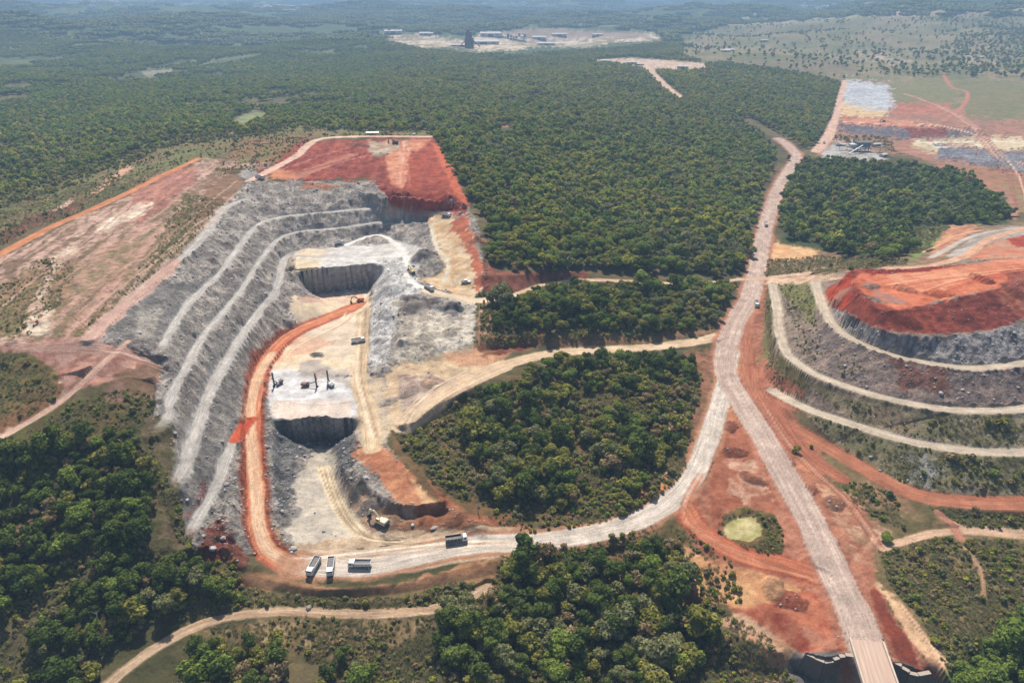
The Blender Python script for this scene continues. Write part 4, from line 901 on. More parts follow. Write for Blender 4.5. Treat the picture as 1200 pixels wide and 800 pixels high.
# thinner woods towards the fringe on the left
keep &= ~((wm == 1) & (px < 420) & (py > 140) & (rg.random(len(X)) < .33+.22*np.sign(nz := fbm(X, Y, 40, 3, 63))))
X, Y, Zc, px, py, dd, wm = [a[keep] for a in (X, Y, Zc, px, py, dd, wm)]
n = len(X); dark = np.select([wm == WN.index('southwest')+1, wm == WN.index('east')+1, wm == WN.index('south')+1], [.45, .45, .3], .15)
kd = kinds(rg, X, Y, Zc, dark, n); kd = np.where((wm == 1) & np.isin(kd, [0, 4]) & (rg.random(n) < .75), rg.choice([5, 5, 1], n), kd); _o = np.isin(wm, [WN.index('middle')+1, WN.index('south')+1, WN.index('strip')+1, WN.index('track')+1]); kd = np.where(_o & (rg.random(n) < .5), rg.choice([1, 1, 0, 4], n), kd); kd = np.where((wm == WN.index('southwest')+1) & (rg.random(n) < .4), rg.choice([0, 0, 1, 4], n), kd); kd = np.where((wm == WN.index('corner')+1), 5, kd); kd = np.where((wm == 1) & (px < 430) & (rg.random(n) < .55), rg.choice([5, 2, 1], n), kd)
sc = np.clip(rg.lognormal(-.10, .30, n), .42, 1.9)*np.select([wm == WN.index('southwest')+1, wm == WN.index('south')+1], [.92, .95], .92); sc = np.where(kd == 4, sc*.85, sc)
rz = rg.uniform(0, 6.28, n); vv = kd+6*(rg.random(n) < .5)
P3 = np.c_[X, Y, Zc-.2]
# the 300 that show largest are individuals
vis = (px > 8) & (px < 1192) & (py > 20) & (py < 792)
score = np.where(vis, sc/dd, -1); order = np.argsort(-score); IND = order[:272]
isind = np.zeros(n, bool); isind[IND] = True
nearm = ~isind & (Y < 520)
LAND = [((30,560),'by the left edge below brown slope'), ((120,540),'atop the lower left wood'), ((170,580),'under the lowest bench ends'), ((60,640),'deep in lower left wood'), ((150,650),'at right side of lower left wood'),
 ((40,740),'in the bottom left corner'), ((130,720),'above the tan track start'), ((220,690),'between quarry toe and tan track'), ((200,790),'just below the tan track start'), ((290,770),'below the tan track bend'),
 ((400,790),'at bottom edge left of centre'), ((480,760),'below the tan track end'), ((560,740),'beside the tan track end'), ((610,690),'below haul road near lone truck'), ((560,790),'at bottom edge near centre'), ((640,740),'left of the bottom wood gap'),
 ((690,690),'under the haul road curve'), ((720,740),'right of the bottom wood gap'), ((690,790),'at bottom edge right of centre'), ((780,650),'near the orange track fork'), ((790,720),'by pale earth right of bottom wood'), ((800,780),'at bottom edge below pale earth'), ((870,780),'in wood tip left of bridge'),
 ((1150,780),'in bright bottom right thicket'), ((1190,750),'at right edge of bottom thicket'), ((560,560),'lower left in road loop wood'), ((640,580),'lower edge of road loop wood'), ((720,560),'lower right of road loop wood'), ((620,510),'middle of the road loop wood')]
LP = np.array([l[0] for l in LAND], float); todo = {}
groups = {'southwest': 'trees of the lower left wood', 'track': 'trees below the tan lower track', 'south': 'trees of the bottom centre wood', 'corner': 'trees of the bottom right thicket', 'middle': 'trees of the wood inside the road loop', 'north': 'trees of the big north forest', 'strip': 'trees of the long narrow wood', 'east': 'trees of the east wood'}
seen = {}
for q in IND:
    cm, tm, kk = NEARV[vv[q]]
    t = bpy.data.objects.new('tree', None); C.objects.link(t); t.location = P3[q]; t.rotation_euler = (0, 0, rz[q]); t.scale = (sc[q],)*3; t.empty_display_size = .5
    c = bpy.data.objects.new('crown', cm); C.objects.link(c); c.parent = t
    k = bpy.data.objects.new('trunk', tm); C.objects.link(k); k.parent = t
    w = int(np.argmin(((LP-[px[q], py[q]])**2).sum(1)))
    size = 'small' if sc[q] < .76 else ('large' if sc[q] > .98 else 'medium')
    tag(t, None, 'tree', groups[WN[wm[q]-1]]); todo.setdefault((size, KINDS[kk], w), []).append((px[q], t))
ORD = ['first', 'second', 'third', 'fourth', 'fifth', 'sixth', 'seventh', 'eighth', 'ninth', 'tenth', 'eleventh', 'twelfth', 'thirteenth', 'fourteenth']
for (size, kn, w), lst in todo.items():
    lst.sort(key=lambda e: e[0])
    for i, (_, t) in enumerate(lst):
        o_ = '' if len(lst) == 1 else (' leftmost' if i == 0 else (' rightmost' if i == len(lst)-1 else ' %s from left' % ORD[min(i, 13)]))
        kn = kn.replace('leafy ', '') if o_ else kn; t['label'] = '%s %s tree,%s %s' % (size, kn, (o_+' of those') if o_ else '', LAND[w][1])
# the rest: one object
allm = [m[0] for m in NEARV]+MIDV+TILES+BIGT
vA = np.where(nearm, vv, vv+12)[~isind]; PA = [P3[~isind]]; RA = [rz[~isind]]; SA = [sc[~isind]]; VA = [vA]
rg, X, Y, Zc, px, py, dd = cand(900, 2600, 7.6, 52)
wm = wood_mask(px, py); keep = (wm > 0) & (road_at(X, Y) < .2) & (fbm(X, Y, 180, 4, 71)+.5*fbm(X, Y, 50, 3, 72) < .33+.25*(px > 450)) & (rg.random(len(X)) < .95)
X, Y, Zc, px = [a[keep] for a in (X, Y, Zc, px)]; n = len(X)
kd = kinds(rg, X, Y, Zc, np.full(n, .1), n); kd = np.where((px < 450) & (rg.random(n) < .5), 5, kd); kd = np.where(np.isin(kd, [0, 4]) & (rg.random(n) < .8), rg.choice([5, 1], n), kd); s = rg.uniform(.9, 1.5, n)
PA.append(np.c_[X, Y, Zc-.3]); RA.append(rg.uniform(0, 6.28, n)); SA.append(s); VA.append(kd+12+6*(rg.random(n) < .5))
rg, X, Y, Zc, px, py, dd = cand(2600, 7000, 56, 53)
wm = wood_mask(px, py); keep = (wm > 0) & (fbm(X, Y, 700, 4, 73)+.6*fbm(X, Y, 220, 3, 74) < .48)
X, Y, Zc = [a[keep] for a in (X, Y, Zc)]; n = len(X)
PA.append(np.c_[X, Y, Zc-1.5]); RA.append(rg.integers(0, 4, n)*1.5708+rg.uniform(-.3, .3, n)); SA.append(rg.uniform(.9, 1.2, n)); VA.append(24+rg.integers(0, 4, n))
rg, X, Y, Zc, px, py, dd = cand(7000, 19000, 190, 54)
wm = wood_mask(px, py); keep = (wm > 0) & (fbm(X, Y, 1400, 4, 75) < .25)
X, Y, Zc = [a[keep] for a in (X, Y, Zc)]; n = len(X)
PA.append(np.c_[X, Y, Zc-5]); RA.append(rg.integers(0, 4, n)*1.5708+rg.uniform(-.3, .3, n)); SA.append(rg.uniform(.9, 1.3, n)); VA.append(28+rg.integers(0, 3, n))
# scattered trees on the open grassland far right and on the fringe at left
rg, X, Y, Zc, px, py, dd = cand(700, 6000, 17, 55)
OPEN = [(780,60),(830,30),(1020,18),(1330,16),(1330,92),(1180,92),(1105,90),(985,93),(860,74)]
o1 = inpoly(px, py, OPEN) & (wood_mask(px, py) == 0)
DENS = [(1100,60),(1170,20),(1330,10),(1330,92),(1180,94),(1040,88),(1000,74)]
pr = np.where(inpoly(px, py, DENS), .55+.8*fbm(X, Y, 160, 3, 76), .10+.5*np.clip(fbm(X, Y, 200, 3, 77), 0, 1))
keep = o1 & (rg.random(len(X)) < pr) & (road_at(X, Y) < .2)
X, Y, Zc = [a[keep] for a in (X, Y, Zc)]; n = len(X)
PA.append(np.c_[X, Y, Zc-.3]); RA.append(rg.uniform(0, 6.28, n)); SA.append(rg.uniform(.8, 1.8, n)); VA.append(12+rg.choice([0, 5, 3, 1], n))
scatter('forest', np.concatenate(PA), np.concatenate(RA), np.concatenate(SA), np.concatenate(VA), allm, 'dense green forest of countless trees stretching from the quarry to the horizon')

# bushes and dry grass ------------------------------------------------------------------------------------
BUSH = [  # outline, share of places filled, size
 (WOODS['southwest'], .5, 1.2), (WOODS['track'], .5, 1.1), (WOODS['south'], .5, 1.1),
 ([(250,692),(300,692),(420,704),(540,684),(576,692),(560,708),(480,714),(300,714),(262,722),(210,732)], .75, 1.1),
 ([(240,740),(330,724),(480,724),(560,712),(480,750),(380,780),(330,760)], .45, .9),
 ([(590,640),(800,612),(860,655),(870,700),(820,720),(700,700),(560,720)], .35, 1.1),
 ([(780,700),(850,715),(900,745),(930,800),(930,850),(850,850)], .5, 1.1),
 ([(1035,640),(1090,628),(1300,635),(1300,730),(1200,722),(1160,745),(1112,790),(1070,720),(1040,680)], .62, 1.1),
 ([(1090,596),(1300,600),(1300,618),(1130,616)], .8, .9), ([(980,560),(1040,575),(1060,620),(1010,600)], .35, 1.0), ([(940,515),(955,520),(950,535),(930,530)], .9, 1.4),
 ([(846,604),(872,596),(902,602),(918,625),(912,643),(890,650),(860,643),(846,630)], .7, .8),
 ([(936,480),(1000,502),(1060,522),(1130,534),(1300,536),(1300,584),(1130,582),(1060,568),(1000,536)], .2, .8),
 ([(950,455),(1030,474),(1100,487),(1300,487),(1300,524),(1140,524),(1060,510),(1000,490)], .15, .8),
 ([(1090,540),(1300,540),(1300,580),(1130,578)], .28, 1.2), ([(1080,492),(1300,490),(1300,522),(1130,520)], .22, 1.2),
 ([(914,335),(950,335),(960,400),(1010,430),(1000,445),(940,415),(925,380)], .16, .8), ([(895,350),(908,350),(910,400),(950,450),(940,470),(900,450)], .3, .8),
 ([(-50,415),(20,415),(66,440),(72,462),(20,492),(-50,515)], .2, .8), ([(10,330),(60,300),(90,310),(60,370),(30,395),(-50,400),(-50,350)], .12, .8),
 ([(30,508),(80,475),(160,455),(182,470),(170,500),(60,520)], .35, .9), ([(215,225),(262,236),(240,270),(160,345),(110,385),(90,390),(170,310)], .15, .7), ([(175,505),(205,575),(235,665),(290,690),(280,655),(225,655),(195,600)], .55, 1.),
 ([(-150,268),(60,228),(200,170),(320,150),(510,150),(510,158),(310,164),(232,190),(120,236),(0,288),(-150,320)], .12, 1.0),
 ([(-150,255),(0,228),(60,196),(200,152),(330,146),(330,156),(200,172),(60,230),(-150,275)], .22, 2.1), ([(280,166),(330,160),(368,163),(320,196),(252,206)], .3, .9),
 ([(460,506),(560,465),(640,430),(805,418),(820,440),(812,510),(790,570),(740,602),(560,600),(500,560)], .5, 1.4), ([(560,600),(740,604),(700,618),(600,625)], .4, .9),
 ([(560,345),(640,332),(760,330),(860,330),(858,345),(840,385),(640,404),(560,404)], .35, 1.2), ([(900,306),(960,300),(1060,302),(1060,310),(960,320),(880,325)], .3, .8), ([(1060,264),(1112,264),(1090,292),(1065,300)], .4, 1.0), ([(955,158),(1040,162),(1050,178),(1000,170)], .3, 1.2),
 ([(1045,98),(1330,92),(1330,140),(1140,138),(1045,122)], .05, 1.0)]
rg, X, Y, Zc, px, py, dd = cand(105, 1000, 1.6, 57)
keep = np.zeros(len(X), bool); S = np.ones(len(X)); clump = fbm(X, Y, 10, 3, 81); _w = fbm(X, Y, 16, 3, 82)*3500/np.maximum(dd, 200)
for q, p_, s_ in BUSH:
    m = inpoly(px+_w, py+_w*.6, q); keep |= m & (rg.random(len(X)) < p_*(1+2.2*clump)); S[m] = s_
keep &= ~inpoly(px, py, [(845,620),(853,609),(868,604),(888,606),(897,616),(895,629),(880,636),(860,635),(848,631)]); keep &= (road_at(X, Y) < .25) & ((Y < 500) | (rg.random(len(X)) < .5))
X, Y, Zc, S = [a[keep] for a in (X, Y, Zc, S)]; n = len(X)
sB = S*rg.lognormal(-.28, .40, n); vB = rg.choice(6, n, p=[.27, .24, .12, .21, .10, .06])
scatter('scrub', np.c_[X, Y, Zc-.1], rg.uniform(0, 6.28, n), sB, vB, BUSHV, 'low olive and grey green scrub covering the banks and open ground')
rg, X, Y, Zc, px, py, dd = cand(105, 620, 1.0, 58)
m = np.zeros(len(X), bool); pp = np.full(len(X), .5)
_w = fbm(X, Y, 16, 3, 82)*3500/np.maximum(dd, 200)
for q, p_, s_ in BUSH:
    _m = inpoly(px+_w, py+_w*.6, q); m |= _m; pp[_m] = p_
m |= inpoly(px, py, WOODS['south']) | inpoly(px, py, [(1130,640),(1300,640),(1300,740),(1130,760)])
m &= ~inpoly(px, py, [(843,620),(850,608),(868,602),(890,604),(900,616),(898,630),(880,638),(858,637),(845,633)])
keep = m & (road_at(X, Y) < .2) & (rg.random(len(X)) < pp*1.1*(1+1.5*fbm(X, Y, 14, 3, 83)))
X, Y, Zc = [a[keep] for a in (X, Y, Zc)]; n = len(X)
scatter('dry_grass', np.c_[X, Y, Zc], rg.uniform(0, 6.28, n), rg.uniform(.7, 1.5, n), rg.integers(0, 3, n), TUFTV, 'dry yellowish grass tufts on the open slopes')
# loose stones
rg, X, Y, Zc, px, py, dd = cand(130, 760, 1.7, 59)
rk = sample(ROCK, X, Y); keep = (rg.random(len(X)) < (rk-.15)*.55*(1+1.2*fbm(X, Y, 12, 3, 85))) & (road_at(X, Y) < .2)
X, Y, Zc = [a[keep] for a in (X, Y, Zc)]; n = len(X); s = np.clip(rg.lognormal(-.35, .5, n), .3, 3.2)
scatter('rubble', np.c_[X, Y, Zc+s*.08], rg.uniform(0, 6.28, n), s, rg.integers(0, 5, n), ROCKV, 'loose grey blasted rubble lying on the rock faces and heap sides', .75)
print('counts', n, len(IND), sum(len(a) for a in PA))
# ------------------------------------------------------------------ built things
def plain(name, c, rough=.6, metal=0, spec=.3, dirt=.25, dirtc=(.42,.30,.22), scale=1.5):
    m, n, b = new_mat(name); b.inputs['Roughness'].default_value = rough; b.inputs['Metallic'].default_value = metal; b.inputs['Specular IOR Level'].default_value = spec
    tc = nd(n, 'ShaderNodeTexCoord'); t = nd(n, 'ShaderNodeTexNoise'); t.inputs['Scale'].default_value = scale; t.inputs['Detail'].default_value = 5
    n.links.new(tc.outputs['Object'], t.inputs['Vector']); r = nd(n, 'ShaderNodeMapRange'); n.links.new(t.outputs['Fac'], r.inputs[0]); r.inputs[1].default_value = .4; r.inputs[2].default_value = .75; r.inputs[4].default_value = dirt
    mx = nd(n, 'ShaderNodeMix', data_type='RGBA'); mx.inputs[6].default_value = (*c, 1); mx.inputs[7].default_value = (*dirtc, 1)
    n.links.new(r.outputs[0], mx.inputs[0]); n.links.new(mx.outputs[2], b.inputs['Base Color']); return m
WHITE = plain('white_paint', (.74,.73,.70), .4, spec=.5, dirt=.5, scale=.8); RUBBER = plain('rubber', (.03,.03,.03), .9); GLASS = plain('dark_glass', (.03,.04,.05), .1, spec=.8, dirt=.1); STEEL = plain('bed_steel', (.32,.33,.35), .5, .2)
DSTEEL = plain('dark_steel', (.07,.075,.08), .6, .2); YEL = plain('machine_yellow', (.62,.40,.08), .5); ORNG = plain('machine_orange', (.55,.16,.04), .5); CREAM = plain('cream_paint', (.70,.58,.36), .5); LAMP = plain('lamp_glass', (.75,.72,.6), .2, dirt=.05)
CONC = plain('concrete', (.52,.46,.38), .9, spec=.1, dirt=.5, dirtc=(.36,.22,.15), scale=.5); GALV = plain('galvanised_sheet', (.50,.53,.56), .5, .3); BLUES = plain('blue_grey_steel', (.14,.19,.26), .6); RUST = plain('rusty_red', (.30,.10,.06), .8); ROOFW = plain('pale_roof_sheet', (.42,.41,.40), .7, dirt=.6, scale=.08); WALLC = plain('pale_wall', (.55,.50,.44), .9)
class MB:
    def __init__(s): s.V = []; s.F = []
    def box(s, x0, x1, y0, y1, z0, z1, top=None):
        """top = (dx0, dx1, dy0, dy1): how far the top edges are drawn in"""
        t = top or (0, 0, 0, 0); n = len(s.V)
        s.V += [(x0,y0,z0),(x1,y0,z0),(x1,y1,z0),(x0,y1,z0),(x0+t[0],y0+t[2],z1),(x1-t[1],y0+t[2],z1),(x1-t[1],y1-t[3],z1),(x0+t[0],y1-t[3],z1)]
        s.F += [tuple(n+i for i in q) for q in ((0,3,2,1),(4,5,6,7),(0,1,5,4),(1,2,6,5),(2,3,7,6),(3,0,4,7))]; return s
    def tube(s, a, b, r, r2=None, n=8):
        a, b = Vector(a), Vector(b); r2 = r if r2 is None else r2; d = (b-a).normalized(); u = d.orthogonal().normalized(); v = d.cross(u); k = len(s.V)
        for c, q in ((a, r), (b, r2)):
            for i in range(n): s.V.append(tuple(c+(u*math.cos(6.28318*i/n)+v*math.sin(6.28318*i/n))*q))
        s.F += [(k+i, k+(i+1) % n, k+n+(i+1) % n, k+n+i) for i in range(n)]+[tuple(k+n-1-i for i in range(n)), tuple(k+n+i for i in range(n))]; return s
    def beam(s, a, b, w, h):
        a, b = Vector(a), Vector(b); d = (b-a).normalized(); u = d.cross(Vector((0,0,1))); u = u.normalized() if u.length > 1e-3 else Vector((1,0,0)); v = u.cross(d); k = len(s.V)
        for c in (a, b):
            for p, q in ((-1,-1),(1,-1),(1,1),(-1,1)): s.V.append(tuple(c+u*p*w/2+v*q*h/2))
        s.F += [(k,k+1,k+2,k+3),(k+7,k+6,k+5,k+4)]+[(k+i,k+4+i,k+4+(i+1)%4,k+(i+1)%4) for i in range(4)]; return s
    def quads(s, pts):
        k = len(s.V); s.V += [tuple(p) for p in pts]; s.F.append(tuple(range(k, k+len(pts)))); return s
    def build(s, name, mat, parent=None, loc=None, bevel=0):
        me = bpy.data.meshes.new(name); me.from_pydata(s.V, [], s.F); me.materials.append(mat)
        bm = bmesh.new(); bm.from_mesh(me); bmesh.ops.recalc_face_normals(bm, faces=bm.faces)
        if bevel: bmesh.ops.bevel(bm, geom=bm.edges[:], offset=bevel, segments=1, affect='EDGES')
        bm.to_mesh(me); bm.free()
        o = bpy.data.objects.new(name, me); C.objects.link(o); o.parent = parent
        if loc: o.location = loc
        return o
def thing(name, label, cat, loc=(0,0,0), rz=0, group=None):
    o = bpy.data.objects.new(name, None); C.objects.link(o); o.location = loc; o.rotation_euler = (0, 0, rz); o.empty_display_size = 1
    return tag(o, label, cat, group)
def copy_tree(o, parent=None):
    c = o.copy(); C.objects.link(c); c.parent = parent
    for ch in [x for x in bpy.data.objects if x.parent == o]: copy_tree(ch, c)
    return c
def place(o, front, rear, lift=0):
    """stand a thing on the ground with its nose towards photo point front"""
    a, b = ground(*front), ground(*rear); m = (a+b)/2; d = a-b; m.z = ht(m.x, m.y)[0]
    o.location = (m.x, m.y, m.z+lift); o.rotation_euler = (0, 0, math.atan2(d.y, d.x)); return o
def wheel(p, x, y, r=.52, w=.5):
    t = MB().tube((0,-w/2,0), (0,w/2,0), r, n=14).build('wheel', RUBBER, p, (x, y, r)); MB().tube((0,-w/2-.02,0), (0,w/2+.02,0), r*.5, n=10).build('rim', WHITE, t); return t
def dump_truck(L=8.8):
    t = thing('dump_truck', 'x', 'truck'); xf = L/2
    MB().box(-L/2+.2, xf-.4, -.45, .45, .75, 1.05).build('chassis', DSTEEL, t)
    c = MB().box(xf-2.1, xf, -1.22, 1.22, .75, 1.75).box(xf-2.1, xf, -1.22, 1.22, 1.75, 2.95, (.05,.35,.1,.1)).build('cab', WHITE, t, bevel=.07)
    MB().box(xf-.33, xf-.16, -1.02, 1.02, 1.85, 2.72, (.0,.0,.05,.05)).build('windscreen', GLASS, c); 
    for s in (-1, 1): MB().box(xf-1.5, xf-.55, s*1.19-.03, s*1.19+.03, 1.8, 2.6, (.05,.1,0,0)).build('side_window', GLASS, c); MB().box(xf-.9, xf-.7, s*1.5-.06, s*1.5+.06, 1.9, 2.5).build('mirror', DSTEEL, c)
    MB().box(xf-.02, xf+.06, -1.2, 1.2, .55, .95).build('bumper', DSTEEL, t)
    for s in (-1, 1): MB().tube((xf+.04, s*.9, 1.1), (xf+.1, s*.9, 1.1), .14).build('headlight', LAMP, t)
    x0, x1 = -L/2, xf-2.4; b = MB()
    b.box(x0, x1, -1.25, 1.25, 1.1, 1.3).box(x0, x1, -1.33, -1.23, 1.25, 2.75).box(x0, x1, 1.23, 1.33, 1.25, 2.75).box(x1-.1, x1, -1.23, 1.23, 1.25, 2.95).box(x0-.02, x0+.08, -1.23, 1.23, 1.25, 2.5).box(x1, x1+.7, -1.2, 1.2, 2.85, 2.95)
    bd = b.build('bed', WHITE, t)
    MB().box(x0+.1, x1-.12, -1.2, 1.2, 1.31, 2.05).build('bed_floor', DSTEEL, bd)
    for k in range(5):
        xx = x0+.5+k*(x1-x0-1)/4
        for s in (-1, 1): MB().box(xx-.06, xx+.06, s*1.38-.05, s*1.38+.05, 1.2, 2.7).build('rib', STEEL, bd)
    for s in (-1, 1):
        for x in (xf-1.0, xf-2.9, -L/2+2.1, -L/2+.85): wheel(t, x, s*1.0)
        MB().box(xf-4.3, xf-3.5, s*.75-.3, s*.75+.3, .55, 1.0).build('fuel_tank', STEEL, t)
    return t
dt = dump_truck()
TR = [((364,674),(372,659),'white dump truck at the left end of the row of three by the pit mouth',1),((387,675),(389,659),'white dump truck in the middle of the row of three by the pit mouth',1),
      ((410,664),(434,664),'white dump truck parked side on with its cab to the left, last in the row',1),((547,633),(523,636),'white cabbed dump truck with dark bed alone on the haul road',1),
      ((508,342),(498,336),'white dump truck at the top of the pale ramp beside the pit track',1),((426,400),(414,402),'white dump truck on the sandy floor below the orange ramp',.95),
      ((310,211),(300,210),'white dump truck on the rim above the grey benches at upper left',1.05),((485,166),(486,157),'pale dump truck on the track at the top of the red slope',1),
      ((527,254),(519,253),'dusty truck on the narrow ledge below the red slope',.9),((887,363),(886,353),'cream dump truck beside the main road junction',1),
      ((898,269),(897,260),'small dark looking truck driving up the main road between the woods',.95),((965,171),(966,165),'truck on the far road near the crushing plant',.95),((402,287),(394,287),'small grey truck on the white upper floor of the pit',.8)]
for i, (f, r, lb, s) in enumerate(TR):
    o = dt if i == 0 else copy_tree(dt)
    place(o, f, r); o.scale = (s,)*3; tag(o, lb, 'truck', 'dump trucks working the quarry')
_lone = [x for x in bpy.data.objects if x.parent and x.parent.get('label') == TR[3][2] and x.name.startswith('bed')]
for x in _lone: x.material_slots[0].link = 'OBJECT'; x.material_slots[0].material = DSTEEL
# pickup
pk = thing('pickup_truck', 'white pickup parked on the sandy ramp at the right of the pit', 'pickup')
b = MB().box(-2.6, 2.6, -.95, .95, .5, 1.05).build('body', WHITE, pk, bevel=.06); cb = MB().box(-.9, 1.3, -.88, .88, 1.05, 1.75, (.2,.6,.12,.12)).build('cab', WHITE, pk, bevel=.04)
MB().box(-.7, 1.2, -.9, .9, 1.12, 1.6, (.12,.52,.06,.06)).build('window', GLASS, cb); MB().box(-2.5, -1., -.8, .8, 1.055, 1.08).build('load_bed', DSTEEL, pk)
for s in (-1, 1):
    for x in (-1.7, 1.7): wheel(pk, x, s*.85, .38, .25)
place(pk, (551,331), (541,332)); pk.scale = (1.25,)*3
def tracks(p, l, w, mat=DSTEEL):
    for s in (-1, 1):
        q = MB()
        pr = [(-l/2+.1,.25),(-l/2,.5),(-l/2+.2,.85),(l/2-.2,.85),(l/2,.5),(l/2-.1,.25),(l/2-.4,.02),(-l/2+.4,.02)]
        for yy_ in (s*w/2-.3, s*w/2+.3): q.V += [(x, yy_, z) for x, z in pr]
        n = len(pr); q.F += [tuple(range(n)), tuple(2*n-1-i for i in range(n))]+[(i, (i+1) % n, n+(i+1) % n, n+i) for i in range(n)]
        tr = q.build('crawler_track', mat, p)
        for k in range(5): MB().tube((-l/2+.5+k*(l-1)/4, s*w/2-.34, .4), (-l/2+.5+k*(l-1)/4, s*w/2+.34, .4), .2).build('roller', STEEL, tr)
def excavator(body, label, fold=0):
    t = thing('excavator', label, 'excavator', group='tracked excavators in the quarry'); tracks(t, 4.6, 2.6)
    MB().tube((0,0,.8), (0,0,1.15), .9, n=14).build('turntable', DSTEEL, t)
    h = MB().box(-2.6, 1.2, -1.4, 1.4, 1.15, 2.0).box(-2.6, -.3, -1.35, 1.35, 2.0, 2.6, (.1,.1,.1,.1)).build('upper_body', body, t, bevel=.06)
    cb = MB().box(.0, 1.9, .35, 1.35, 1.2, 3.0, (.1,.45,.06,.06)).build('cab', body, t, bevel=.04); MB().box(.9, 1.86, .42, 1.28, 1.95, 2.85, (.0,.38,.02,.02)).build('window', GLASS, cb)
    for s in (-1, 1): MB().box(.2, 1.4, .85+s*.5-.02, .85+s*.5+.02, 2.0, 2.8, (0,.3,0,0)).build('side_window', GLASS, cb)
    MB().box(-2.9, -2.5, -1.35, 1.35, 1.2, 2.2).build('counterweight', DSTEEL, t, bevel=.1)
    bo = MB().beam((1.0,-.2,1.8), (3.3,-.2,4.6), .5, .7).beam((3.2,-.2,4.55), (5.6,-.2,4.1), .45, .6).build('boom', body, t)
    st = MB().beam((5.3,-.2,4.5), (6.3,-.2,1.6), .36, .5).build('stick', body, t)
    bk = MB(); bk.V = [(6.1,-.85,1.7),(6.8,-.85,1.2),(6.6,-.85,.3),(5.7,-.85,.1),(5.5,-.85,.9),(6.1,.45,1.7),(6.8,.45,1.2),(6.6,.45,.3),(5.7,.45,.1),(5.5,.45,.9)]; bk.F = [(0,1,2,3,4),(9,8,7,6,5)]+[(i,(i+1)%5,5+(i+1)%5,5+i) for i in range(4)]
    bu = bk.build('bucket', DSTEEL, t)
    for k in range(4): MB().box(5.35, 5.7, -.8+k*.38, -.68+k*.38, .05, .2).build('tooth', STEEL, bu)
    MB().tube((1.3,-.2,2.2), (3.0,-.2,3.6), .12).build('boom_ram', STEEL, bo); MB().tube((3.8,-.2,4.9), (5.4,-.2,4.9), .11).build('stick_ram', STEEL, st)
    return t
e1 = excavator(CREAM, 'dusty yellow excavator loading beside the dark overhang near the pit mouth'); place(e1, (440,611), (455,617)); e1.scale = (1.15,)*3
e2 = excavator(ORNG, 'orange excavator at the upper end of the orange ramp on the pit floor'); place(e2, (419,354), (425,353))
e3 = excavator(plain('olive_paint', (.16,.14,.06), .6), 'dark olive excavator with raised arm on the track atop the red slope'); place(e3, (458,168), (468,169)); e3.scale = (1.2,)*3
e4 = excavator(YEL, 'yellow excavator on the white rock beside the ramp above the rubble'); place(e4, (480,319), (486,323)); e4.scale = (.95,)*3
e5 = excavator(DSTEEL, 'small dark excavator on the pinkish shelf of the far right pit'); place(e5, (1032,143), (1039,143)); e5.scale = (.9,)*3
def drill(label, body, mast=9.5, far_mast=False):
    t = thing('drill_rig', label, 'drill rig', group='drill rigs on the white rock bench'); tracks(t, 3.6, 2.2)
    b = MB().box(-2.4, .6, -1.1, 1.1, 1.0, 2.3).build('engine_house', body, t, bevel=.06); MB().box(-2.0, -.6, -.9, .9, 2.3, 2.32).build('grille', DSTEEL, b)
    cb = MB().box(.5, 1.8, .1, 1.2, 1.1, 2.9, (0,.2,.05,.05)).build('cab', WHITE, t, bevel=.04); MB().box(1.5, 1.83, .2, 1.1, 1.8, 2.7, (0,.16,0,0)).build('window', GLASS, cb)
    x = 6.0 if far_mast else 2.6
    MB().beam((.6,-.5,1.9), (x-.2,-.5,3.2), .35, .45).build('boom', DSTEEL, t)
    m = MB().beam((x,-.5,.3), (x,-.5,mast), .6, .7).build('mast', DSTEEL, t); MB().tube((x+.42,-.5,.2), (x+.42,-.5,mast-1), .12).build('drill_rod', STEEL, m); MB().box(x-.1, x+.8, -.9, -.1, mast*.55, mast*.65).build('drill_head', body, m); MB().box(x-.3, x+.9, -.9, -.1, .0, .7).build('dust_hood', RUBBER, t)
    return t
for f, r, lb, c_, fm in (((324,452),(330,449),'dark drill rig nearest the orange ramp on the white bench', DSTEEL, False),((364,453),(353,453),'reddish drill rig with long boom and upright mast in the middle', RUST, True),((385,451),(390,454),'white and dark drill rig at the right of the white bench', GALV, False)):
    d_ = drill(lb, c_, 8.6, fm); place(d_, f, r)
# boulders lying alone
def boulder(px, py, sx, sy, sz, lb, seed):
    rg = np.random.default_rng(seed); bm = bmesh.new(); bmesh.ops.create_icosphere(bm, subdivisions=2, radius=.5)
    for v in bm.verts: v.co = Vector((v.co.x*sx, v.co.y*sy, v.co.z*sz))*(1+rg.uniform(-.18, .18))
    me = bpy.data.meshes.new('boulder'); bm.to_mesh(me); bm.free(); me.materials.append(stone); o = bpy.data.objects.new('boulder', me); C.objects.link(o)
    g = ground(px, py); o.location = (g.x, g.y, g.z+sz*.25); o.rotation_euler = (.1, .05, seed*.7); tag(o, lb, 'boulder', 'boulders lying loose near the pit')
boulder(509,619,3.6,1.6,1.1,'long slanting grey boulder left of the lone truck on the haul road',1); boulder(362,713,2.6,2,1.4,'pale rounded boulder lying on the tan lower track',2); boulder(331,600,1.8,1.5,1.3,'grey boulder on the slope inside the pale ramp',3)
boulder(250,646,3,2.2,1.8,'large pale boulder beside the red slump under the benches',4); boulder(262,632,2.4,2,2,'dark brown boulder on the red slump under the benches',5)
boulder(982,747,1,.8,.7,'small block left of the road just above the bridge',6); boulder(1034,749,1,.9,.8,'small block right of the road just above the bridge',7)

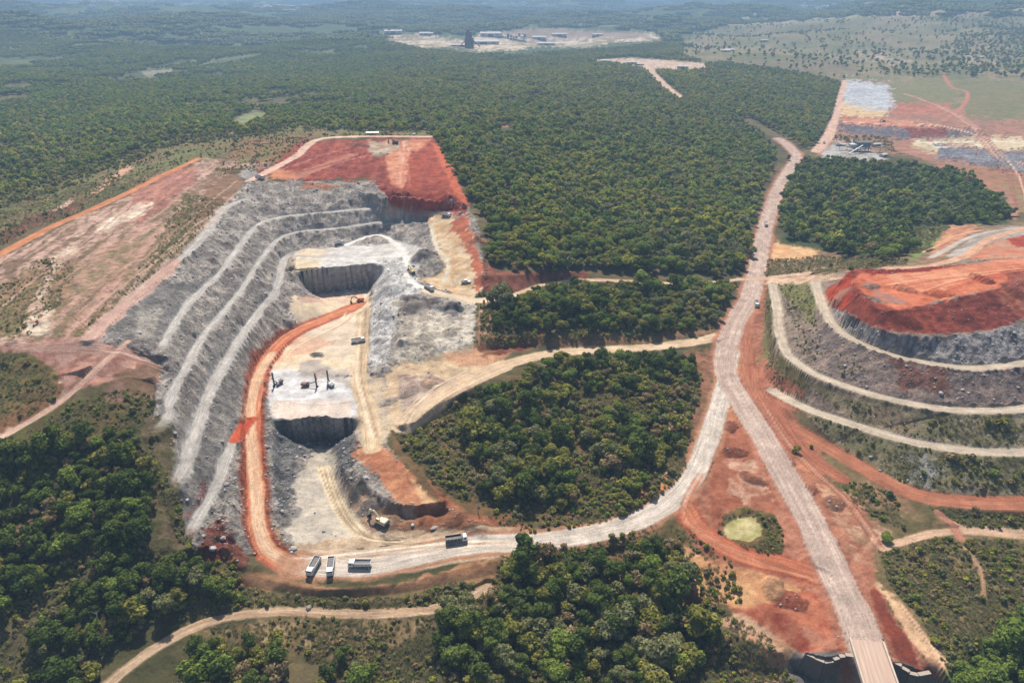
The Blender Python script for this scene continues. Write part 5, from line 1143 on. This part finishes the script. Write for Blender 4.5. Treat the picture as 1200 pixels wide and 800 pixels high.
# bridge -------------------------------------------------------------------------------------------------
def bridge():
    A = ground(1016,756); B = P(1046, 846, A.z); d = Vector((B[0]-A.x, B[1]-A.y, 0)); L = 58; rz = math.atan2(d.y, d.x)
    t = thing('bridge', 'narrow concrete road bridge with pale parapets at the bottom right', 'bridge', (A.x, A.y, A.z+.05), rz); 
    m, n, b = new_mat('worn_roadway'); b.inputs['Roughness'].default_value = .95
    tc = nd(n, 'ShaderNodeTexCoord'); mp = nd(n, 'ShaderNodeMapping'); mp.inputs['Scale'].default_value = (.05, 1.1, 1); n.links.new(tc.outputs['Object'], mp.inputs[0])
    ns = nd(n, 'ShaderNodeTexNoise'); ns.inputs['Scale'].default_value = 1; ns.inputs['Detail'].default_value = 6; n.links.new(mp.outputs[0], ns.inputs['Vector'])
    cr = nd(n, 'ShaderNodeValToRGB'); cr.color_ramp.elements[0].position = .3; cr.color_ramp.elements[0].color = (*(lin((182,150,132))*.8), 1); cr.color_ramp.elements[1].position = .7; cr.color_ramp.elements[1].color = (*(lin((210,186,168))*.8), 1)
    n.links.new(ns.outputs[0], cr.inputs[0]); n.links.new(cr.outputs[0], b.inputs['Base Color'])
    MB().box(-2, L, -5.2, 5.2, -.5, .06).build('roadway', m, t)
    MB().box(-1.5, L, -5.6, 5.6, -1.0, -.52).build('deck', CONC, t)
    for s in (-1, 1): MB().box(-1.5, L, s*5.45-.28, s*5.45+.28, -.5, .95).build('parapet', CONC, t, bevel=.04)
    for y in (-4, -1.4, 1.4, 4): MB().box(0, L, y-.3, y+.3, -2.4, -1.02).build('girder', CONC, t)
    for x in (18, 36): MB().box(x-.8, x+.8, -4.6, 4.6, -3.3, -2.42).tube((x,-3.2,-18), (x,-3.2,-3.3), .7, n=12).tube((x,3.2,-18), (x,3.2,-3.3), .7, n=12).build('pier', CONC, t)
    MB().box(-1.8, -.1, -6.2, 6.2, -16, -1.04).build('abutment', CONC, t)
    return t, A
br, BA = bridge()
COPE = plain('weathered_coping', (.36,.31,.26), .95, spec=.1, dirt=.6)
SHADE_CONC = plain('shade_painted_concrete', (.16,.14,.125), .95, spec=.1)  # concrete coloured dark to paint in the deep shade below the bridge approach
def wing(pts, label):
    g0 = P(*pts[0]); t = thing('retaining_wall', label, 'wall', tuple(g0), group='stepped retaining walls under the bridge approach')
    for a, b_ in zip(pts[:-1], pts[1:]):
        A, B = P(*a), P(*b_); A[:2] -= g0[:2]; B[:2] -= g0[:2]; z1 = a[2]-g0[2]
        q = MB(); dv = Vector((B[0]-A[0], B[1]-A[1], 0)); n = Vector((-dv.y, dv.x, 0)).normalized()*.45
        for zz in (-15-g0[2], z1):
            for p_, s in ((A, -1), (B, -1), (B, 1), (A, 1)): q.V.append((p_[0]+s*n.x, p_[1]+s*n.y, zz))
        q.F = [(0,1,2,3),(4,5,6,7),(0,1,5,4),(1,2,6,5),(2,3,7,6),(3,0,4,7)]; q.build('wall_section', SHADE_CONC, t)
        kq = MB()
        for zz in (z1+.01, z1+.25):
            for p_, s in ((A, -1), (B, -1), (B, 1), (A, 1)): kq.V.append((p_[0]+s*n.x*1.5, p_[1]+s*n.y*1.5, zz))
        kq.F = q.F; kq.build('coping', COPE, t)
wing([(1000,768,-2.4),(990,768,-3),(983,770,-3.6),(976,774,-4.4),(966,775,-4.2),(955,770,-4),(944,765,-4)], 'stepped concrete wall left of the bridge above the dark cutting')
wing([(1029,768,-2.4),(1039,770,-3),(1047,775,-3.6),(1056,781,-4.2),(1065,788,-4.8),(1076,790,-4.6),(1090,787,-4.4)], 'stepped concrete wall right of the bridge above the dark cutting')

# single trees that stand out ------------------------------------------------------------------------------
def single(px, py, v, s, sz, lb, nm='tree'):
    g = ground(px, py); t = bpy.data.objects.new(nm, None); C.objects.link(t); t.location = (g.x, g.y, g.z-.2); t.scale = (s, s, s*sz)
    for mm, nme in ((NEARV[v][0], 'crown'), (NEARV[v][1], 'trunk')): o = bpy.data.objects.new(nme, mm); C.objects.link(o); o.parent = t
    tag(t, lb, 'tree')
single(678,438,0,.62,2.0,'tall narrow dark tree standing up beside the tan track above the wood'); single(597,462,6,.48,1.7,'small dark pointed tree in the brown gap left of the road loop wood'); single(1040,634,5,.72,.6,'low bright green tree by the tan path at lower right')
single(700,418,7,.5,1.4,'small upright tree at the roadside above the loop wood')
def dead_tree(px, py, h, lb, lean=(0,0), seed=1):
    g = ground(px, py); t = thing('dead_tree', lb, 'dead tree', (g.x, g.y, g.z-.3), group='bare dead trunks'); rg = np.random.default_rng(seed)
    pale = plain('bare_wood', (.45,.40,.34), .9, dirt=.3); tp = Vector((lean[0], lean[1], h))
    k = MB().tube((0,0,0), tp*.6, .22, .15, 7).tube(tp*.6, tp, .15, .07, 6).build('trunk', pale, t)
    for i in range(5):
        a = rg.uniform(0, 6.28); q = tp*rg.uniform(.45, .85); MB().tube(q, q+Vector((math.cos(a)*1.6, math.sin(a)*1.6, 1.4)), .08, .03, 5).build('branch', pale, t)
dead_tree(117,733,7,'bare pale tree with thin branches in the lower left wood',(.5,0),1); dead_tree(530,206,9,'thin bare trunk at the forest edge beside the red slope',(-1.5,.5),2); dead_tree(702,404,1.2,'fallen pale trunk on the bank above the tan track',(-7,5),3); dead_tree(560,600,7,'bare thin tree by the haul road bank',(.6,0),4)

# far works and houses --------------------------------------------------------------------------------------
def shed(px, py, w, l, h, rot, lb, roof=ROOFW, wall=WALLC, grp='sheds of the far works', cat='shed', nm='shed', win=3):
    g = ground(px, py); t = thing(nm, lb, cat, (g.x, g.y, g.z-.5), R(rot), grp)
    MB().box(-l/2, l/2, -w/2, w/2, 0, h).build('wall', wall, t)
    q = MB(); rh = h+w*.16; e = .6; q.V = [(-l/2-e,-w/2-e,h-.1),(l/2+e,-w/2-e,h-.1),(l/2+e,w/2+e,h-.1),(-l/2-e,w/2+e,h-.1),(-l/2-e,0,rh),(l/2+e,0,rh)]; q.F = [(0,1,5,4),(2,3,4,5),(0,4,3),(1,2,5),(0,3,2,1)]; q.build('roof', roof, t)
    MB().box(-l*.12, l*.12, -w/2-.12, -w/2, .1, h*.75).build('door', DSTEEL, t)
    for k in range(win):
        x = -l/2+l*(k+.5)/win
        if abs(x) > l*.16: MB().box(x-l*.05, x+l*.05, -w/2-.1, -w/2, h*.35, h*.7).build('window', GLASS, t)
    return t
SH = [(461,39,30,75,9,10,'long white roofed shed at the left end of the far works'),(500,41,25,60,7,-8,'low pale shed on the far works bare ground'),(575,43,35,90,14,0,'big white roofed hall right of the dark tower in the far works'),(566,52,30,110,10,4,'long pale hall in front of the dark tower in the far works'),(541,55,18,70,7,2,'low white building just left of the dark tower'),
      (632,46,28,60,9,-5,'pale hall in the middle of the far works'),(655,42,24,70,8,6,'pale shed with long roof right of the blue steelwork'),(640,53,20,60,7,0,'low cream shed on the front edge of the far works'),(700,42,20,50,7,0,'small pale shed at the right of the far works')]
for s_ in SH: shed(*s_)
def steelwork(px, py, w, d, h, lb, mat, nm='processing_plant', cat='plant', seed=0):
    g = ground(px, py); t = thing(nm, lb, cat, (g.x, g.y, g.z-.5)); rg = np.random.default_rng(seed)
    nx = max(2, int(w/12)); 
    for i in range(nx):
        x = -w/2+w*(i+.5)/nx; hh = h*rg.uniform(.5, 1)
        MB().box(x-w/nx*.38, x+w/nx*.38, -d/2*rg.uniform(.5,1), d/2*rg.uniform(.5,1), hh*rg.uniform(.2,.5), hh).build('screen_house', [mat, GALV, DSTEEL][i % 3], t)
        for s in (-1, 1): MB().beam((x+s*w/nx*.3, -d*.3, 0), (x+s*w/nx*.3, -d*.3, hh), .8, .8).build('column', DSTEEL, t)
    for k in range(3):
        x = rg.uniform(-w/2, w/2); MB().beam((x, -d*1.2, .5), (x+rg.uniform(-w/4, w/4), d*.2, h*.8), 1.6, 1.2).build('conveyor', BLUES, t)
    for k in range(2): MB().tube((-w/2+w*k*.9, d*.4, 0), (-w/2+w*k*.9, d*.4, h*.9), h*.16, n=12).build('silo', GALV, t)
    return t
steelwork(602,46,110,40,26,'blue grey steel processing plant in the middle of the far works',BLUES,seed=3)
g = ground(550,56); tw = thing('processing_tower', 'tall dark brown tower building at the front of the far works', 'tower', (g.x, g.y, g.z-1))
TWM = plain('tower_cladding', (.13,.11,.10), .8, scale=.1); MB().box(-14, 14, -12, 12, 0, 30).build('lower_block', TWM, tw); MB().box(-11, 9, -10, 10, 30, 48).build('upper_block', TWM, tw); MB().box(-7, 3, -6, 6, 48, 54).build('head_house', RUST, tw); MB().beam((9,0,26), (34,10,3), 2.5, 2.5).build('conveyor', DSTEEL, tw); MB().beam((-13,0,22), (-34,-14,2), 2.5, 2.5).build('conveyor', RUST, tw)
for k in range(3): MB().box(-12+k*9, -7+k*9, -12.15, -12, 8, 24).build('window_band', GLASS, tw)
def conveyor(px, py, L, h, rz, parent_label):
    g = ground(px, py); t = thing('conveyor', parent_label, 'conveyor', (g.x, g.y, g.z), rz, 'conveyors of the crushing plant')
    MB().beam((-L/2,0,1), (L/2,0,h), 1.4, .9).build('belt_gallery', STEEL, t); MB().beam((0,0,0), (0,0,h/2), .4, .4).build('leg', DSTEEL, t); MB().beam((L*.35,0,0), (L*.35,0,h*.85), .4, .4).build('leg', DSTEEL, t); MB().tube((L/2,-.9,h), (L/2,.9,h), .6).build('pulley', DSTEEL, t)
conveyor(992,176,26,8,2.9,'left conveyor of the crushing plant beside the far road'); conveyor(1002,180,24,9,.5,'middle conveyor sloping up at the crushing plant'); conveyor(1020,178,30,8,-.5,'right conveyor running down to the pale pile'); conveyor(998,172,20,7,1.3,'rear conveyor of the crushing plant')
g = ground(1009,177); cr_ = thing('crushing_plant', 'blue grey steel crushing plant on the pale yard beyond the east wood', 'crusher', (g.x, g.y, g.z))
MB().box(-8, 8, -5, 5, 5, 11).build('crusher_house', BLUES, cr_); MB().box(-9, 9, -6, 6, 11, 11.6).build('roof', DSTEEL, cr_); q = MB().box(-15, -9, -3, 3, 4, 9, (-1.5,-1.5,-1.5,-1.5)).build('hopper', GALV, cr_)
for x in (-7, 7):
    for y in (-4, 4): MB().box(x-.4, x+.4, y-.4, y+.4, 0, 5).build('leg', DSTEEL, cr_)
shed(1026,171,6,12,3.5,20,'small pale site cabin right of the crushing plant',grp='cabins by the crushing plant',cat='cabin',nm='site_cabin'); shed(985,171,5,12,3,-10,'small white site cabin left of the crushing plant',grp='cabins by the crushing plant',cat='cabin',nm='site_cabin'); shed(1035,183,5,10,3,35,'white container at the right end of the pale yard',grp='cabins by the crushing plant',cat='cabin',nm='site_cabin')
shed(437,158,5,13,3,0,'flat grey shelter at the rim above the red bowl',grp='small buildings round the quarry',cat='shelter',nm='shelter',roof=STEEL); shed(391,151,9,14,4,5,'tiny white house in the trees behind the red slope',grp='small buildings round the quarry',cat='house',nm='house'); 
for px, py, lb in ((850,61,'white house at the left of the far grassland'),(855,60,'small white house just right of another on the far grassland'),(895,49,'lone white house higher up on the far grassland'),(711,73,'pale building at the left of the mid distance clearing'),(740,75,'grey roofed building in the middle of the mid distance clearing'),(748,77,'white roofed building beside the fork in the mid distance clearing'),(800,80,'pale flat building at the right of the mid distance clearing')):
    shed(px, py, 12, 26, 5, random.uniform(-20, 20), lb, grp='far single buildings', cat='house', nm='house')
# distant town: too small to tell its houses apart
V = []; Fc = []; rgt = np.random.default_rng(5)
q = MB()
for cx_, cy_, sx_, sy_, n_ in ((230,5,70,4,170),(330,8,30,3,60),(560,2,60,3,90),(130,12,40,3,40),(1040,12,40,3,50),(980,8,60,3,40)):
    for k in range(n_):
        gx, gy = cx_+rgt.normal()*sx_*.6, cy_+rgt.normal()*sy_*.6; t_ = (max(gy, -6)-H0/2)/F; p_ = P(gx, max(gy, -6), 60); zz = ht(p_[0], p_[1])[0]; w_ = rgt.uniform(10, 26)
        q.box(p_[0]-w_, p_[0]+w_, p_[1]-w_, p_[1]+w_, zz-5, zz+rgt.uniform(8, 26))
o = q.build('distant_town', plain('town_walls', (.75,.72,.68), .9)); tag(o, 'pale specks of a distant town along the hazy top of the view', kind='stuff')
# ------------------------------------------------------------------ hazy air
def haze():
    m = bpy.data.materials.new('haze_air'); m.use_nodes = True; n = m.node_tree; n.nodes.clear()
    out = n.nodes.new('ShaderNodeOutputMaterial'); v = n.nodes.new('ShaderNodeVolumePrincipled')
    v.inputs['Color'].default_value = (.46, .70, 1.0, 1); v.inputs['Density'].default_value = 0.00017; v.inputs['Anisotropy'].default_value = .0
    n.links.new(v.outputs[0], out.inputs['Volume'])
    bm = bmesh.new(); bmesh.ops.create_cube(bm, size=1)
    top = max(float(Z.max())+40, 260.); bot = float(Z.min())-2; ya, yb = -60, float(YR[-1])+300; xw = hw(YR[-1])*2+600
    for vv in bm.verts: vv.co = Vector((vv.co.x*xw, (ya+yb)/2+vv.co.y*(yb-ya), (top+bot)/2+vv.co.z*(top-bot)))
    me = bpy.data.meshes.new('haze'); bm.to_mesh(me); me.materials.append(m)
    o = bpy.data.objects.new('haze', me); C.objects.link(o); tag(o, 'thin blue haze hanging over the whole valley', kind='stuff')
haze()
